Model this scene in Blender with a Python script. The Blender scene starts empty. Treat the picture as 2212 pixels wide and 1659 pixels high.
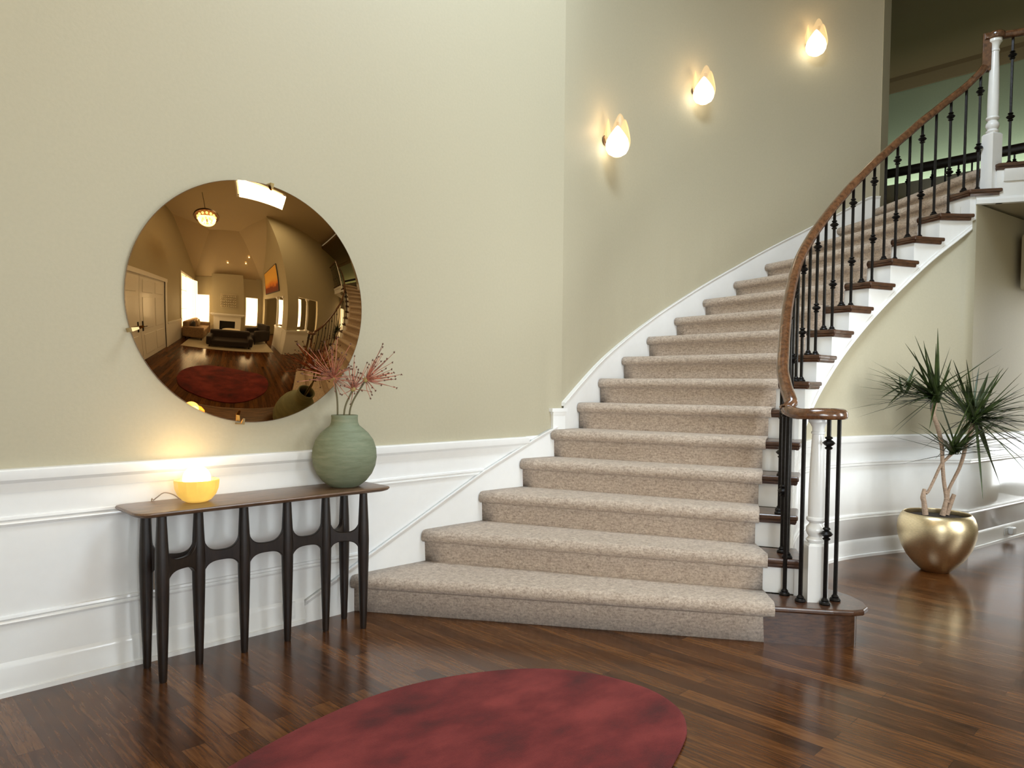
import bpy, bmesh, math, random
from mathutils import Vector, Matrix
random.seed(7)
S = bpy.context.scene
COL = S.collection
PI = math.pi
# ------------------------------------------------------------------ camera
cam_d = bpy.data.cameras.new('camera')
cam = bpy.data.objects.new('camera', cam_d); COL.objects.link(cam)
S.camera = cam
cam_d.sensor_fit = 'HORIZONTAL'; cam_d.sensor_width = 36.0
cam_d.lens = 1550.0 / 2212 * 36
cam_d.shift_y = 61.5 / 2212
cam_d.clip_start = 0.02
yaw, pitch, roll = math.radians(45.36), math.radians(2.15), math.radians(0.50)
fw = Vector((math.cos(yaw)*math.cos(pitch), math.sin(yaw)*math.cos(pitch), -math.sin(pitch)))
r0 = fw.cross(Vector((0, 0, 1))).normalized(); u0 = r0.cross(fw)
rr = math.cos(roll)*r0 + math.sin(roll)*u0; uu = -math.sin(roll)*r0 + math.cos(roll)*u0
m = Matrix.Identity(4)
for i in range(3):
    m[i][0] = rr[i]; m[i][1] = uu[i]; m[i][2] = -fw[i]
m.translation = Vector((0, -3.503, 1.285))
cam.matrix_world = m
# ------------------------------------------------------------------ view + light
vs = S.view_settings
vs.view_transform = 'Standard'; vs.look = 'None'; vs.gamma = 1.0; vs.use_curve_mapping = False
vs.exposure = 0.0
world = bpy.data.worlds.new('world'); S.world = world; world.use_nodes = True
world.node_tree.nodes['Background'].inputs[0].default_value = (0.75, 0.85, 1.0, 1)
world.node_tree.nodes['Background'].inputs[1].default_value = 0.6

def area(name, loc, direction, sx, sy, power, color):
    d = bpy.data.lights.new(name, 'AREA'); d.shape = 'RECTANGLE'; d.size = sx; d.size_y = sy
    d.energy = power; d.color = color
    o = bpy.data.objects.new(name, d); COL.objects.link(o); o.location = loc
    o.rotation_euler = Vector(direction).to_track_quat('-Z', 'Y').to_euler()
    return o
DAY = (0.86, 0.94, 1.0)
area('skylight_daylight', (3.25, -2.0, 5.72), (0, 0, -1), 1.8, 0.9, 155, (0.70, 0.85, 1.0))
area('side_window_daylight', (-0.5, -5.4, 1.75), (1, 0.25, 0), 1.9, 2.4, 110, DAY)
area('added_right_fill', (8.78, -2.9, 1.35), (-1, -0.05, 0), 0.9, 2.0, 9, (1.0, 0.97, 0.86))  # unseen light added on the right to brighten the wall behind the plant
area('far_window_daylight', (-0.1, -6.8, 1.35), (0.1, 1, 0), 0.75, 1.7, 60, DAY)
area('far_window_daylight', (2.87, -6.8, 1.35), (0.1, 1, 0), 0.75, 1.7, 60, DAY)
area('dining_window_daylight', (5.3, -6.7, 1.5), (0.0, 1, 0), 1.2, 1.6, 75, DAY)
area('hall_window_daylight', (10.42, -1.4, 3.78), (1, 0, 0.45), 4.6, 0.22, 26, (0.90, 1.0, 0.86))

area('breakfast_room_daylight', (4.9, -4.6, 1.6), (0.42, 1, 0), 1.1, 1.4, 62, (0.95, 0.97, 0.95))

# ------------------------------------------------------------------ materials
MATS = {}
def nodes(name):
    mt = bpy.data.materials.new(name); mt.use_nodes = True
    nt = mt.node_tree; b = nt.nodes['Principled BSDF']; MATS[name] = mt
    return mt, nt, b
def N(nt, typ, **kw):
    n = nt.nodes.new(typ)
    for k, v in kw.items(): setattr(n, k, v)
    return n
def coords(nt, scale=(1, 1, 1), rot=(0, 0, 0)):
    tc = N(nt, 'ShaderNodeTexCoord'); mp = N(nt, 'ShaderNodeMapping')
    nt.links.new(tc.outputs['Object'], mp.inputs['Vector'])
    mp.inputs['Scale'].default_value = scale; mp.inputs['Rotation'].default_value = rot
    return mp.outputs['Vector']
def noise(nt, vec, scale, detail=4, rough=0.5):
    n = N(nt, 'ShaderNodeTexNoise'); n.inputs['Scale'].default_value = scale
    n.inputs['Detail'].default_value = detail; n.inputs['Roughness'].default_value = rough
    nt.links.new(vec, n.inputs['Vector']); return n
def ramp(nt, fac, stops):
    r = N(nt, 'ShaderNodeValToRGB'); e = r.color_ramp.elements
    while len(e) < len(stops): e.new(0.5)
    for el, (p, c) in zip(e, stops): el.position = p; el.color = (*c, 1)
    nt.links.new(fac, r.inputs['Fac']); return r
def bump(nt, b, h, strength, dist=0.01):
    n = N(nt, 'ShaderNodeBump'); n.inputs['Strength'].default_value = strength; n.inputs['Distance'].default_value = dist
    nt.links.new(h, n.inputs['Height']); nt.links.new(n.outputs['Normal'], b.inputs['Normal'])
def mat(name, col, rough=0.5, metal=0.0, nscale=None, var=0.08, bstr=0.0, scale=(1, 1, 1), coat=0.0, emit=None, estr=0, ior=None):
    mt, nt, b = nodes(name)
    b.inputs['Roughness'].default_value = rough; b.inputs['Metallic'].default_value = metal
    b.inputs['Coat Weight'].default_value = coat
    b.inputs['Coat Roughness'].default_value = 0.1
    if ior: b.inputs['IOR'].default_value = ior
    n = noise(nt, coords(nt, scale), nscale or 30)
    lo = tuple(c*(1-var) for c in col); hi = tuple(min(1, c*(1+var)) for c in col)
    r = ramp(nt, n.outputs['Fac'], [(0.3, lo), (0.7, hi)])
    nt.links.new(r.outputs['Color'], b.inputs['Base Color'])
    if bstr: bump(nt, b, n.outputs['Fac'], bstr)
    if emit:
        b.inputs['Emission Color'].default_value = (*emit, 1); b.inputs['Emission Strength'].default_value = estr
    return mt
def wood(name, dark, light, rough, scale, gscale=14, coat=0.0):
    mt, nt, b = nodes(name)
    v = coords(nt, scale)
    n = noise(nt, v, gscale, 6, 0.6); n2 = noise(nt, v, gscale*6, 3, 0.6)
    mx = N(nt, 'ShaderNodeMath', operation='MULTIPLY_ADD'); mx.inputs[1].default_value = 0.35
    nt.links.new(n2.outputs['Fac'], mx.inputs[0]); nt.links.new(n.outputs['Fac'], mx.inputs[2])
    r = ramp(nt, mx.outputs[0], [(0.45, dark), (0.85, light)])
    nt.links.new(r.outputs['Color'], b.inputs['Base Color'])
    b.inputs['Roughness'].default_value = rough; b.inputs['Coat Weight'].default_value = coat
    b.inputs['Coat Roughness'].default_value = 0.12
    bump(nt, b, n2.outputs['Fac'], 0.08, 0.004)
    return mt

WALL = mat('wall_paint', (0.465, 0.415, 0.29), 0.6, nscale=60, var=0.02, bstr=0.06)
HALLCEIL = mat('tan_ceiling_paint', (0.17, 0.115, 0.055), 0.8, nscale=60, var=0.02)  # beige ceiling and cornice, with their shade put into the darker colour
CEIL = mat('ceiling_paint', (0.55, 0.46, 0.32), 0.8, nscale=60, var=0.02)
GREEN = mat('sage_wall_paint', (0.46, 0.54, 0.39), 0.7, nscale=60, var=0.03)
WHITE = mat('white_gloss_paint', (0.89, 0.885, 0.86), 0.25, nscale=20, var=0.01, coat=0.3)
IRON = mat('black_iron', (0.012, 0.010, 0.009), 0.38, metal=0.6, nscale=80, var=0.3, bstr=0.15)
STAIRWOOD = wood('stained_oak', (0.028, 0.011, 0.006), (0.12, 0.052, 0.024), 0.3, (6, 6, 30), 3, 0.3)
RAILWOOD = wood('handrail_oak', (0.050, 0.019, 0.008), (0.17, 0.075, 0.032), 0.2, (5, 5, 5), 6, 0.5)
TABLEWOOD = wood('walnut', (0.055, 0.028, 0.014), (0.21, 0.115, 0.06), 0.38, (1.5, 14, 14), 5, 0.15)
LEGWOOD = wood('dark_walnut', (0.006, 0.004, 0.003), (0.022, 0.012, 0.007), 0.4, (14, 14, 2), 5, 0.1)

def floor_mat():
    mt, nt, b = nodes('plank_floor')
    tc = N(nt, 'ShaderNodeTexCoord'); mp = N(nt, 'ShaderNodeMapping')
    mp.inputs['Rotation'].default_value = (0, 0, PI/2)
    nt.links.new(tc.outputs['Object'], mp.inputs['Vector'])
    br = N(nt, 'ShaderNodeTexBrick'); br.offset = 0.37; br.offset_frequency = 2
    for k, v in (('Scale', 1.0), ('Mortar Size', 0.0012), ('Mortar Smooth', 0.3), ('Bias', 0.0), ('Brick Width', 0.95), ('Row Height', 0.083)):
        br.inputs[k].default_value = v
    br.inputs['Color1'].default_value = (0, 0, 0, 1); br.inputs['Color2'].default_value = (1, 1, 1, 1); br.inputs['Mortar'].default_value = (0.5, 0.5, 0.5, 1)
    nt.links.new(mp.outputs['Vector'], br.inputs['Vector'])
    gv = coords(nt, (14, 1.1, 1))
    g = noise(nt, gv, 5, 7, 0.62); g.inputs['Distortion'].default_value = 0.6
    a = N(nt, 'ShaderNodeMath', operation='MULTIPLY_ADD'); a.inputs[1].default_value = 0.34
    nt.links.new(br.outputs['Color'], a.inputs[0]); nt.links.new(g.outputs['Fac'], a.inputs[2])
    r = ramp(nt, a.outputs[0], [(0.34, (0.020, 0.0065, 0.0022)), (0.66, (0.088, 0.030, 0.0075)), (0.98, (0.19, 0.076, 0.021))])
    mx = N(nt, 'ShaderNodeMixRGB'); mx.blend_type = 'MULTIPLY'
    nt.links.new(br.outputs['Fac'], mx.inputs['Fac']); nt.links.new(r.outputs['Color'], mx.inputs[1]); mx.inputs[2].default_value = (0.25, 0.2, 0.2, 1)
    nt.links.new(mx.outputs[0], b.inputs['Base Color'])
    rg = N(nt, 'ShaderNodeMapRange'); rg.inputs[3].default_value = 0.14; rg.inputs[4].default_value = 0.26
    nt.links.new(g.outputs['Fac'], rg.inputs[0]); nt.links.new(rg.outputs[0], b.inputs['Roughness'])
    b.inputs['Coat Weight'].default_value = 0.08; b.inputs['Coat Roughness'].default_value = 0.15; b.inputs['IOR'].default_value = 1.42
    bump(nt, b, g.outputs['Fac'], 0.10, 0.003)
    return mt
FLOOR = floor_mat()

def carpet_mat():
    mt, nt, b = nodes('stair_carpet')
    v = coords(nt)
    n = noise(nt, v, 85, 5, 0.8); n2 = noise(nt, coords(nt, (1, 1, 3)), 32, 3, 0.6); n3 = noise(nt, v, 420, 2, 0.6)
    a = N(nt, 'ShaderNodeMath', operation='MULTIPLY_ADD'); a.inputs[1].default_value = 0.6
    nt.links.new(n2.outputs['Fac'], a.inputs[0]); nt.links.new(n.outputs['Fac'], a.inputs[2])
    r = ramp(nt, a.outputs[0], [(0.58, (0.31, 0.225, 0.165)), (0.78, (0.53, 0.415, 0.32)), (0.98, (0.72, 0.60, 0.48))])
    nt.links.new(r.outputs['Color'], b.inputs['Base Color'])
    b.inputs['Roughness'].default_value = 0.95; b.inputs['Sheen Weight'].default_value = 0.3
    s = N(nt, 'ShaderNodeMath', operation='ADD'); nt.links.new(a.outputs[0], s.inputs[0]); nt.links.new(n3.outputs['Fac'], s.inputs[1])
    bump(nt, b, s.outputs[0], 0.6, 0.006)
    return mt
CARPET = carpet_mat()

def rug_mat():
    mt, nt, b = nodes('red_rug')
    v = coords(nt, (1, 1.6, 1), (0, 0, 0.5))
    n = noise(nt, v, 2.6, 5, 0.6); n3 = noise(nt, coords(nt), 260, 3, 0.7)
    a = N(nt, 'ShaderNodeMath', operation='MULTIPLY_ADD'); a.inputs[1].default_value = 0.18
    nt.links.new(n3.outputs['Fac'], a.inputs[0]); nt.links.new(n.outputs['Fac'], a.inputs[2])
    r = ramp(nt, a.outputs[0], [(0.40, (0.042, 0.0012, 0.001)), (0.56, (0.125, 0.007, 0.0065)), (0.76, (0.22, 0.026, 0.022))])
    nt.links.new(r.outputs['Color'], b.inputs['Base Color'])
    b.inputs['Roughness'].default_value = 0.9; b.inputs['Sheen Weight'].default_value = 0.12
    b.inputs['Sheen Tint'].default_value = (0.8, 0.3, 0.3, 1)
    bump(nt, b, n3.outputs['Fac'], 0.5, 0.004)
    return mt
RUG = rug_mat()

def vase_mat():
    mt, nt, b = nodes('green_stoneware')
    n = noise(nt, coords(nt, (1.5, 1.5, 9)), 5, 6, 0.65)
    r = ramp(nt, n.outputs['Fac'], [(0.3, (0.15, 0.165, 0.095)), (0.5, (0.19, 0.22, 0.135)), (0.72, (0.25, 0.265, 0.17))])
    nt.links.new(r.outputs['Color'], b.inputs['Base Color']); b.inputs['Roughness'].default_value = 0.7
    bump(nt, b, n.outputs['Fac'], 0.35, 0.006)
    return mt
VASE = vase_mat()
MIRROR = mat('bronze_mirror_glass', (0.43, 0.26, 0.11), 0.012, metal=1.0, nscale=3, var=0.01)
BRASS = mat('brushed_brass', (0.55, 0.40, 0.19), 0.3, metal=1.0, nscale=40, var=0.12, scale=(1, 1, 12))
POT = mat('brushed_gold', (0.70, 0.57, 0.35), 0.34, metal=1.0, nscale=60, var=0.15, bstr=0.05, scale=(1, 1, 8))
BRONZE = mat('dark_bronze', (0.10, 0.06, 0.035), 0.4, metal=0.8)
SOIL = mat('soil', (0.02, 0.012, 0.008), 0.95, nscale=60, var=0.5, bstr=0.8)
BARK = mat('pale_bark', (0.38, 0.27, 0.19), 0.8, nscale=50, var=0.25, bstr=0.5, scale=(1, 1, 3))
LEAF = mat('dark_green_leaf', (0.036, 0.056, 0.014), 0.4, nscale=12, var=0.6)
STEM = mat('flower_stem', (0.12, 0.10, 0.04), 0.6)
PETAL = mat('dried_red_flower', (0.42, 0.15, 0.09), 0.6, nscale=25, var=0.7)
BUD = mat('flower_core', (0.38, 0.32, 0.10), 0.6)
SEED = mat('dark_bud', (0.12, 0.045, 0.025), 0.6)
AMBER = mat('amber_onyx', (0.9, 0.52, 0.10), 0.3, nscale=9, var=0.25, emit=(1.0, 0.60, 0.12), estr=0.6)
GLOBE = mat('lit_globe', (1, 0.95, 0.85), 0.4, emit=(1, 0.90, 0.68), estr=9)
SHADE = mat('lit_frosted_glass', (0.30, 0.20, 0.09), 0.4, emit=(1.0, 0.70, 0.34), estr=0.75)
SHADE.node_tree.nodes['Principled BSDF'].inputs['Alpha'].default_value = 0.42
BULB = mat('lit_bulb', (1, 1, 0.95), 0.4, emit=(1, 0.88, 0.66), estr=5)
CORD = mat('cord', (0.45, 0.36, 0.28), 0.5)
PLATE = mat('white_plastic', (0.8, 0.8, 0.78), 0.35)
SLOT = mat('dark_slot', (0.05, 0.05, 0.05), 0.6)
DAYPANE = mat('bright_sky_pane', (0.9, 0.95, 1), 0.3, emit=(0.86, 0.93, 1.0), estr=3.2)
DARKFAB = mat('dark_upholstery', (0.03, 0.022, 0.018), 0.85, bstr=0.2)
TANFAB = mat('tan_upholstery', (0.28, 0.18, 0.10), 0.9, bstr=0.3, var=0.3)
CREAM = mat('cream_fabric', (0.62, 0.55, 0.42), 0.9, bstr=0.3)
BRICK = mat('firebox', (0.01, 0.008, 0.007), 0.9)
DARKGLASS = mat('dark_glass', (0.03, 0.03, 0.03), 0.05)
CRYSTAL = mat('crystal', (1, 0.9, 0.7), 0.1, emit=(1, 0.75, 0.4), estr=6)
SPOT = mat('downlight_lens', (1, 1, 1), 0.3, emit=(1, 0.9, 0.7), estr=20)
def paint_mat():
    mt, nt, b = nodes('sunset_canvas')
    tc = N(nt, 'ShaderNodeTexCoord'); sp = N(nt, 'ShaderNodeSeparateXYZ'); nt.links.new(tc.outputs['Object'], sp.inputs[0])
    n = noise(nt, tc.outputs['Object'], 3, 5, 0.6)
    a = N(nt, 'ShaderNodeMath', operation='MULTIPLY_ADD'); a.inputs[1].default_value = 0.5
    nt.links.new(n.outputs['Fac'], a.inputs[0]); nt.links.new(sp.outputs['Z'], a.inputs[2])
    r = ramp(nt, a.outputs[0], [(0.1, (0.10, 0.02, 0.01)), (0.5, (0.25, 0.05, 0.02)), (0.62, (0.8, 0.25, 0.04)), (0.85, (0.9, 0.5, 0.10))])
    nt.links.new(r.outputs['Color'], b.inputs['Base Color']); b.inputs['Roughness'].default_value = 0.5
    return mt
CANVAS = paint_mat()

# ------------------------------------------------------------------ geometry helpers
class MB:
    def __init__(s): s.v = []; s.f = []
    def add(s, v, f):
        k = len(s.v); s.v += [tuple(p) for p in v]; s.f += [tuple(i+k for i in q) for q in f]; return s
    def box(s, x0, x1, y0, y1, z0, z1):
        return s.add([(x, y, z) for z in (z0, z1) for y in (y0, y1) for x in (x0, x1)],
                     [(0, 2, 3, 1), (4, 5, 7, 6), (0, 1, 5, 4), (2, 6, 7, 3), (0, 4, 6, 2), (1, 3, 7, 5)])
    def prism(s, pts, z0, z1):
        n = len(pts)
        a = sum(pts[i][0]*pts[(i+1) % n][1]-pts[(i+1) % n][0]*pts[i][1] for i in range(n))
        if a < 0: pts = pts[::-1]
        v = [(p[0], p[1], z0) for p in pts]+[(p[0], p[1], z1) for p in pts]
        return s.add(v, [tuple(range(n-1, -1, -1)), tuple(range(n, 2*n))]+[(i, (i+1) % n, (i+1) % n+n, i+n) for i in range(n)])
    def lathe(s, prof, n=32, c=(0, 0, 0), mtx=None):
        v = []; f = []
        for r, z in prof:
            for i in range(n):
                a = 2*PI*i/n; p = Vector((r*math.cos(a), r*math.sin(a), z))
                if mtx: p = mtx @ p
                v.append(p+Vector(c))
        for j in range(len(prof)-1):
            for i in range(n):
                f.append((j*n+i, j*n+(i+1) % n, (j+1)*n+(i+1) % n, (j+1)*n+i))
        if prof[0][0] > 1e-5: f.append(tuple(range(n-1, -1, -1)))
        if prof[-1][0] > 1e-5: f.append(tuple((len(prof)-1)*n+i for i in range(n)))
        return s.add(v, f)
    def sweep(s, path, prof, closed=False, flat=True):
        # prof: list of (side, up); path: 3D points; side = horizontal right of travel
        P = [Vector(p) for p in path]; n = len(P); m_ = len(prof); v = []; f = []
        for i in range(n):
            t = (P[(i+1) % n]-P[i-1]) if closed else (P[min(i+1, n-1)]-P[max(i-1, 0)])
            t.normalize()
            sd = Vector((t.y, -t.x, 0))
            if sd.length < 1e-4: sd = Vector((1, 0, 0))
            sd.normalize(); up = sd.cross(t)
            if up.z < 0: up = -up
            if flat: up = Vector((0, 0, 1))
            for a, b in prof: v.append(P[i]+sd*a+up*b)
        for i in range(n if closed else n-1):
            j = (i+1) % n
            for k in range(m_):
                f.append((i*m_+k, i*m_+(k+1) % m_, j*m_+(k+1) % m_, j*m_+k))
        if not closed:
            f.append(tuple(range(m_))); f.append(tuple((n-1)*m_+k for k in range(m_-1, -1, -1)))
        return s.add(v, f)
    def tube(s, path, rad, n=10, cap=True):
        P = [Vector(p) for p in path]; v = []; f = []
        if not isinstance(rad, (list, tuple)): rad = [rad]*len(P)
        t0 = (P[1]-P[0]).normalized(); ref = t0.orthogonal().normalized()
        for i in range(len(P)):
            t = (P[min(i+1, len(P)-1)]-P[max(i-1, 0)]).normalized()
            ref = (ref-t*ref.dot(t))
            ref = ref.normalized() if ref.length > 1e-6 else t.orthogonal().normalized()
            b = t.cross(ref)
            for k in range(n):
                a = 2*PI*k/n; v.append(P[i]+(ref*math.cos(a)+b*math.sin(a))*rad[i])
        for i in range(len(P)-1):
            for k in range(n): f.append((i*n+k, i*n+(k+1) % n, (i+1)*n+(k+1) % n, (i+1)*n+k))
        if cap: f.append(tuple(range(n-1, -1, -1))); f.append(tuple((len(P)-1)*n+k for k in range(n)))
        return s.add(v, f)
    def sphere(s, c, r, n=24, m_=14, sx=1, sy=1, sz=1):
        mt = Matrix.Diagonal((sx, sy, sz))
        return s.lathe([(max(r*math.sin(PI*j/m_), 1e-6), -r*math.cos(PI*j/m_)) for j in range(m_+1)], n, c, mt)

def obj(name, mb, mt, parent=None, smooth=True, angle=40, bevel=0, seg=2, world=True, sub=0, solid=0):
    me = bpy.data.meshes.new(name)
    off = Vector((0, 0, 0))
    if parent is not None and world:
        p = parent
        while p: off += p.location; p = p.parent
    me.from_pydata([tuple(Vector(v)-off) for v in mb.v], [], mb.f); me.update()
    bm = bmesh.new(); bm.from_mesh(me); bmesh.ops.remove_doubles(bm, verts=bm.verts, dist=1e-6)
    bmesh.ops.recalc_face_normals(bm, faces=bm.faces); bm.to_mesh(me); bm.free()
    me.materials.append(mt)
    o = bpy.data.objects.new(name, me); COL.objects.link(o)
    if parent is not None: o.parent = parent
    if smooth:
        me.polygons.foreach_set('use_smooth', [True]*len(me.polygons))
        me.set_sharp_from_angle(angle=math.radians(angle))
    if solid:
        md = o.modifiers.new('solid', 'SOLIDIFY'); md.thickness = solid; md.offset = -1
    if bevel:
        md = o.modifiers.new('bevel', 'BEVEL'); md.width = bevel; md.segments = seg; md.limit_method = 'ANGLE'; md.angle_limit = math.radians(35)
    if sub:
        md = o.modifiers.new('sub', 'SUBSURF'); md.levels = sub; md.render_levels = sub
    return o
def thing(name, loc, label, cat, group=None):
    o = bpy.data.objects.new(name, None); COL.objects.link(o); o.location = loc; o.empty_display_size = 0.1
    o['label'] = label; o['category'] = cat
    if group: o['group'] = group
    return o
def tag(o, label, cat, group=None):
    o['label'] = label; o['category'] = cat
    if group: o['group'] = group
    return o
def struct(name, mb, mt, label=None, **kw):
    o = obj(name, mb, mt, None, **kw); o['kind'] = 'structure'
    if label: o['label'] = label
    return o
def relabel(o, label): o['label'] = label; return o
def copy_tree(o, parent=None):
    c = o.copy(); COL.objects.link(c)
    if parent is not None: c.parent = parent
    for ch in list(o.children): copy_tree(ch, c)
    return c
def cat(pts, n=8):
    # Catmull-Rom through points
    P = [Vector(p) for p in pts]; out = []
    for i in range(len(P)-1):
        a = P[i-1] if i else P[0]*2-P[1]; b = P[i]; c = P[i+1]; d = P[i+2] if i+2 < len(P) else P[-1]*2-P[-2]
        for k in range(n):
            t = k/n
            out.append(0.5*((2*b)+(c-a)*t+(2*a-5*b+4*c-d)*t*t+(3*b-a-3*c+d)*t**3))
    out.append(P[-1]); return out
def offset2(pts, d):
    out = []
    for i, p in enumerate(pts):
        t = (pts[min(i+1, len(pts)-1)]-pts[max(i-1, 0)]); t = Vector((t[0], t[1])).normalized()
        out.append(Vector((p[0]-t.y*d, p[1]+t.x*d)))
    return out
def V2(p): return Vector((p[0], p[1]))

# ------------------------------------------------------------------ stair data (plan, metres)
H = 0.19
O = [V2(p) for p in [(2.182, -.02), (2.683, -.02), (3.155, -.02), (3.536, -.02), (3.853, -.02), (4.22, .045), (4.60, .145), (4.98, .195), (5.34, .19), (5.68, .13), (6.02, .04), (6.36, -.085), (6.68, -.24), (7.0, -.44), (7.29, -.68), (7.54, -.935)]]
I = [V2(p) for p in [(3.60, -2.14), (3.73, -1.95), (3.93, -1.80), (4.15, -1.704), (4.37, -1.614), (4.60, -1.534), (4.83, -1.466), (5.05, -1.443), (5.28, -1.449), (5.495, -1.481), (5.70, -1.54), (5.91, -1.617), (6.13, -1.709), (6.33, -1.823), (6.51, -1.976), (6.617, -2.139)]]
WC = [V2(p) for p in [(3.97, 0), (4.22, .07), (4.6, .17), (4.98, .22), (5.34, .215), (5.68, .155), (6.02, .065), (6.36, -.06), (6.68, -.215), (7.0, -.415), (7.29, -.655), (7.5, -.86), (7.58, -.95)]]
ICURVE = cat([(*p, 0) for p in I[1:]+[Vector((6.70, -2.275))]], 6)           # inner corners as a curve
STR = [V2(p) for p in offset2(ICURVE, 0.035)]        # stringer face (towards the wall side)

# ------------------------------------------------------------------ setting
struct('floor', MB().box(-1.2, 11.5, -8.2, 1.2, -0.05, 0), FLOOR, smooth=False)
ZT = 5.85
struct('wall_left', MB().box(-0.7, 3.97, 0, 0.14, 0, ZT), WALL, smooth=False)
wc = cat([(*p, 0) for p in WC], 5)
wco = offset2(wc, 0.12)
mb = MB()
n = len(wc)
v = []
for z in (0, ZT):
    v += [(p.x, p.y, z) for p in wc]
    v += [(p.x, p.y, z) for p in wco]
f = []
for i in range(n-1):
    f += [(i, i+1, 2*n+i+1, 2*n+i), (n+i, 3*n+i, 3*n+i+1, n+i+1), (i, n+i, n+i+1, i+1), (2*n+i, 2*n+i+1, 3*n+i+1, 3*n+i)]
f += [(0, 2*n, 3*n, n), (n-1, 2*n-1, 4*n-1, 3*n-1)]
mb.add(v, f)
struct('wall_curved', mb, WALL, angle=25)
# return wall at the head of the stair
struct('wall_back', MB().prism([(7.575, -0.95), (7.79, -0.945), (7.86, -0.3), (7.8, 1.2), (7.68, 1.2), (7.6, -0.6)], 0, ZT), WALL, smooth=False)
# upper hall beyond
struct('wall_hall', MB().box(10.75, 10.9, -4.2, 1.2, 0, 5.6), GREEN, smooth=False)
struct('wall_hall_lower', MB().box(10.22, 10.34, -4.2, 1.2, 0, 3.96), WALL, smooth=False)
struct('wall_north', MB().box(7.8, 10.9, 1.1, 1.25, 0, ZT), WALL, smooth=False)
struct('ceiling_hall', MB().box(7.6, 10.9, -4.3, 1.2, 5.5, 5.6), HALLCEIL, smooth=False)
mb = MB()
mb.sweep([(10.74, 1.2, 5.5), (10.74, -4.2, 5.5)], [(0, 0), (0, -0.16), (0.03, -0.16), (0.12, -0.05), (0.14, 0)])
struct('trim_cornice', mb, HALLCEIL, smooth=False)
# ceiling of the foyer with a skylight opening, and the hipped great-room slopes
sk = (2.3, 4.2, -2.5, -1.5)
mb = MB()
mb.box(-0.7, sk[0], -3.5, 0.6, ZT, ZT+.1); mb.box(sk[1], 7.9, -3.5, 0.6, ZT, ZT+.1)
mb.box(sk[0], sk[1], -3.5, sk[2], ZT, ZT+.1); mb.box(sk[0], sk[1], sk[3], 0.6, ZT, ZT+.1)
for a in (sk[0]-.02, sk[1]): mb.box(a, a+.02, sk[2], sk[3], ZT-.0, ZT+.3)
mb.add([(-.7, -3.5, ZT), (3.6, -3.5, ZT), (2.3, -5.0, ZT-.15), (0.8, -5.0, ZT-.15), (-.7, -7.0, 3.35), (3.6, -7.0, 3.35), (9.6, -3.5, ZT), (9.6, -7.0, 3.9)],
       [(0, 1, 2, 3), (0, 3, 4), (3, 2, 5, 4), (1, 5, 2), (1, 6, 7, 5)])
struct('ceiling', mb, CEIL, smooth=False)
w = struct('window_1', MB().box(sk[0]-.03, sk[0]+.02, sk[2]-.03, sk[3]+.03, ZT-.03, ZT).box(sk[1]-.02, sk[1]+.03, sk[2]-.03, sk[3]+.03, ZT-.03, ZT).box(sk[0], sk[1], sk[2]-.03, sk[2]+.02, ZT-.03, ZT).box(sk[0], sk[1], sk[3]-.02, sk[3]+.03, ZT-.03, ZT), WHITE, smooth=False)
obj('pane', MB().box(sk[0], sk[1], sk[2], sk[3], ZT+.2, ZT+.22), DAYPANE, w, smooth=False)

# door wall and great room
DX = -0.55
mb = MB().box(DX-.12, DX, -4.1, 0.0, 2.35, ZT).box(DX-.12, DX, -0.75, 0.0, 0, 2.35).box(DX-.12, DX, -4.1, -3.25, 0, 2.35)
mb.box(DX-.12, DX, -4.6, -4.1, 0, ZT).box(DX-.12, DX, -7.0, -6.5, 0, 3.6).box(DX-.12, DX, -6.5, -4.6, 3.1, ZT).box(DX-.12, DX, -6.5, -4.6, 0, 0.5).box(DX-.12, DX, -7.0, -6.5, 3.6, ZT)
struct('wall_entry', mb, WALL, smooth=False)
mb = MB().box(-.7, -0.45, -7.05, -6.9, 0, 3.4).box(-0.45, 0.28, -7.05, -6.9, 2.2, 3.4).box(-0.45, 0.28, -7.05, -6.9, 0, .45)
mb.box(0.28, 2.5, -7.05, -6.9, 0, 3.4).box(2.5, 3.24, -7.05, -6.9, 2.2, 3.4).box(2.5, 3.24, -7.05, -6.9, 0, .45).box(3.24, 4.7, -7.05, -6.9, 0, 4.0)
mb.box(4.7, 5.9, -7.05, -6.9, 2.3, 4.0).box(4.7, 5.9, -7.05, -6.9, 0, .7).box(5.9, 9.6, -7.05, -6.9, 0, 4.2)
struct('wall_far', mb, WALL, smooth=False)
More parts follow.
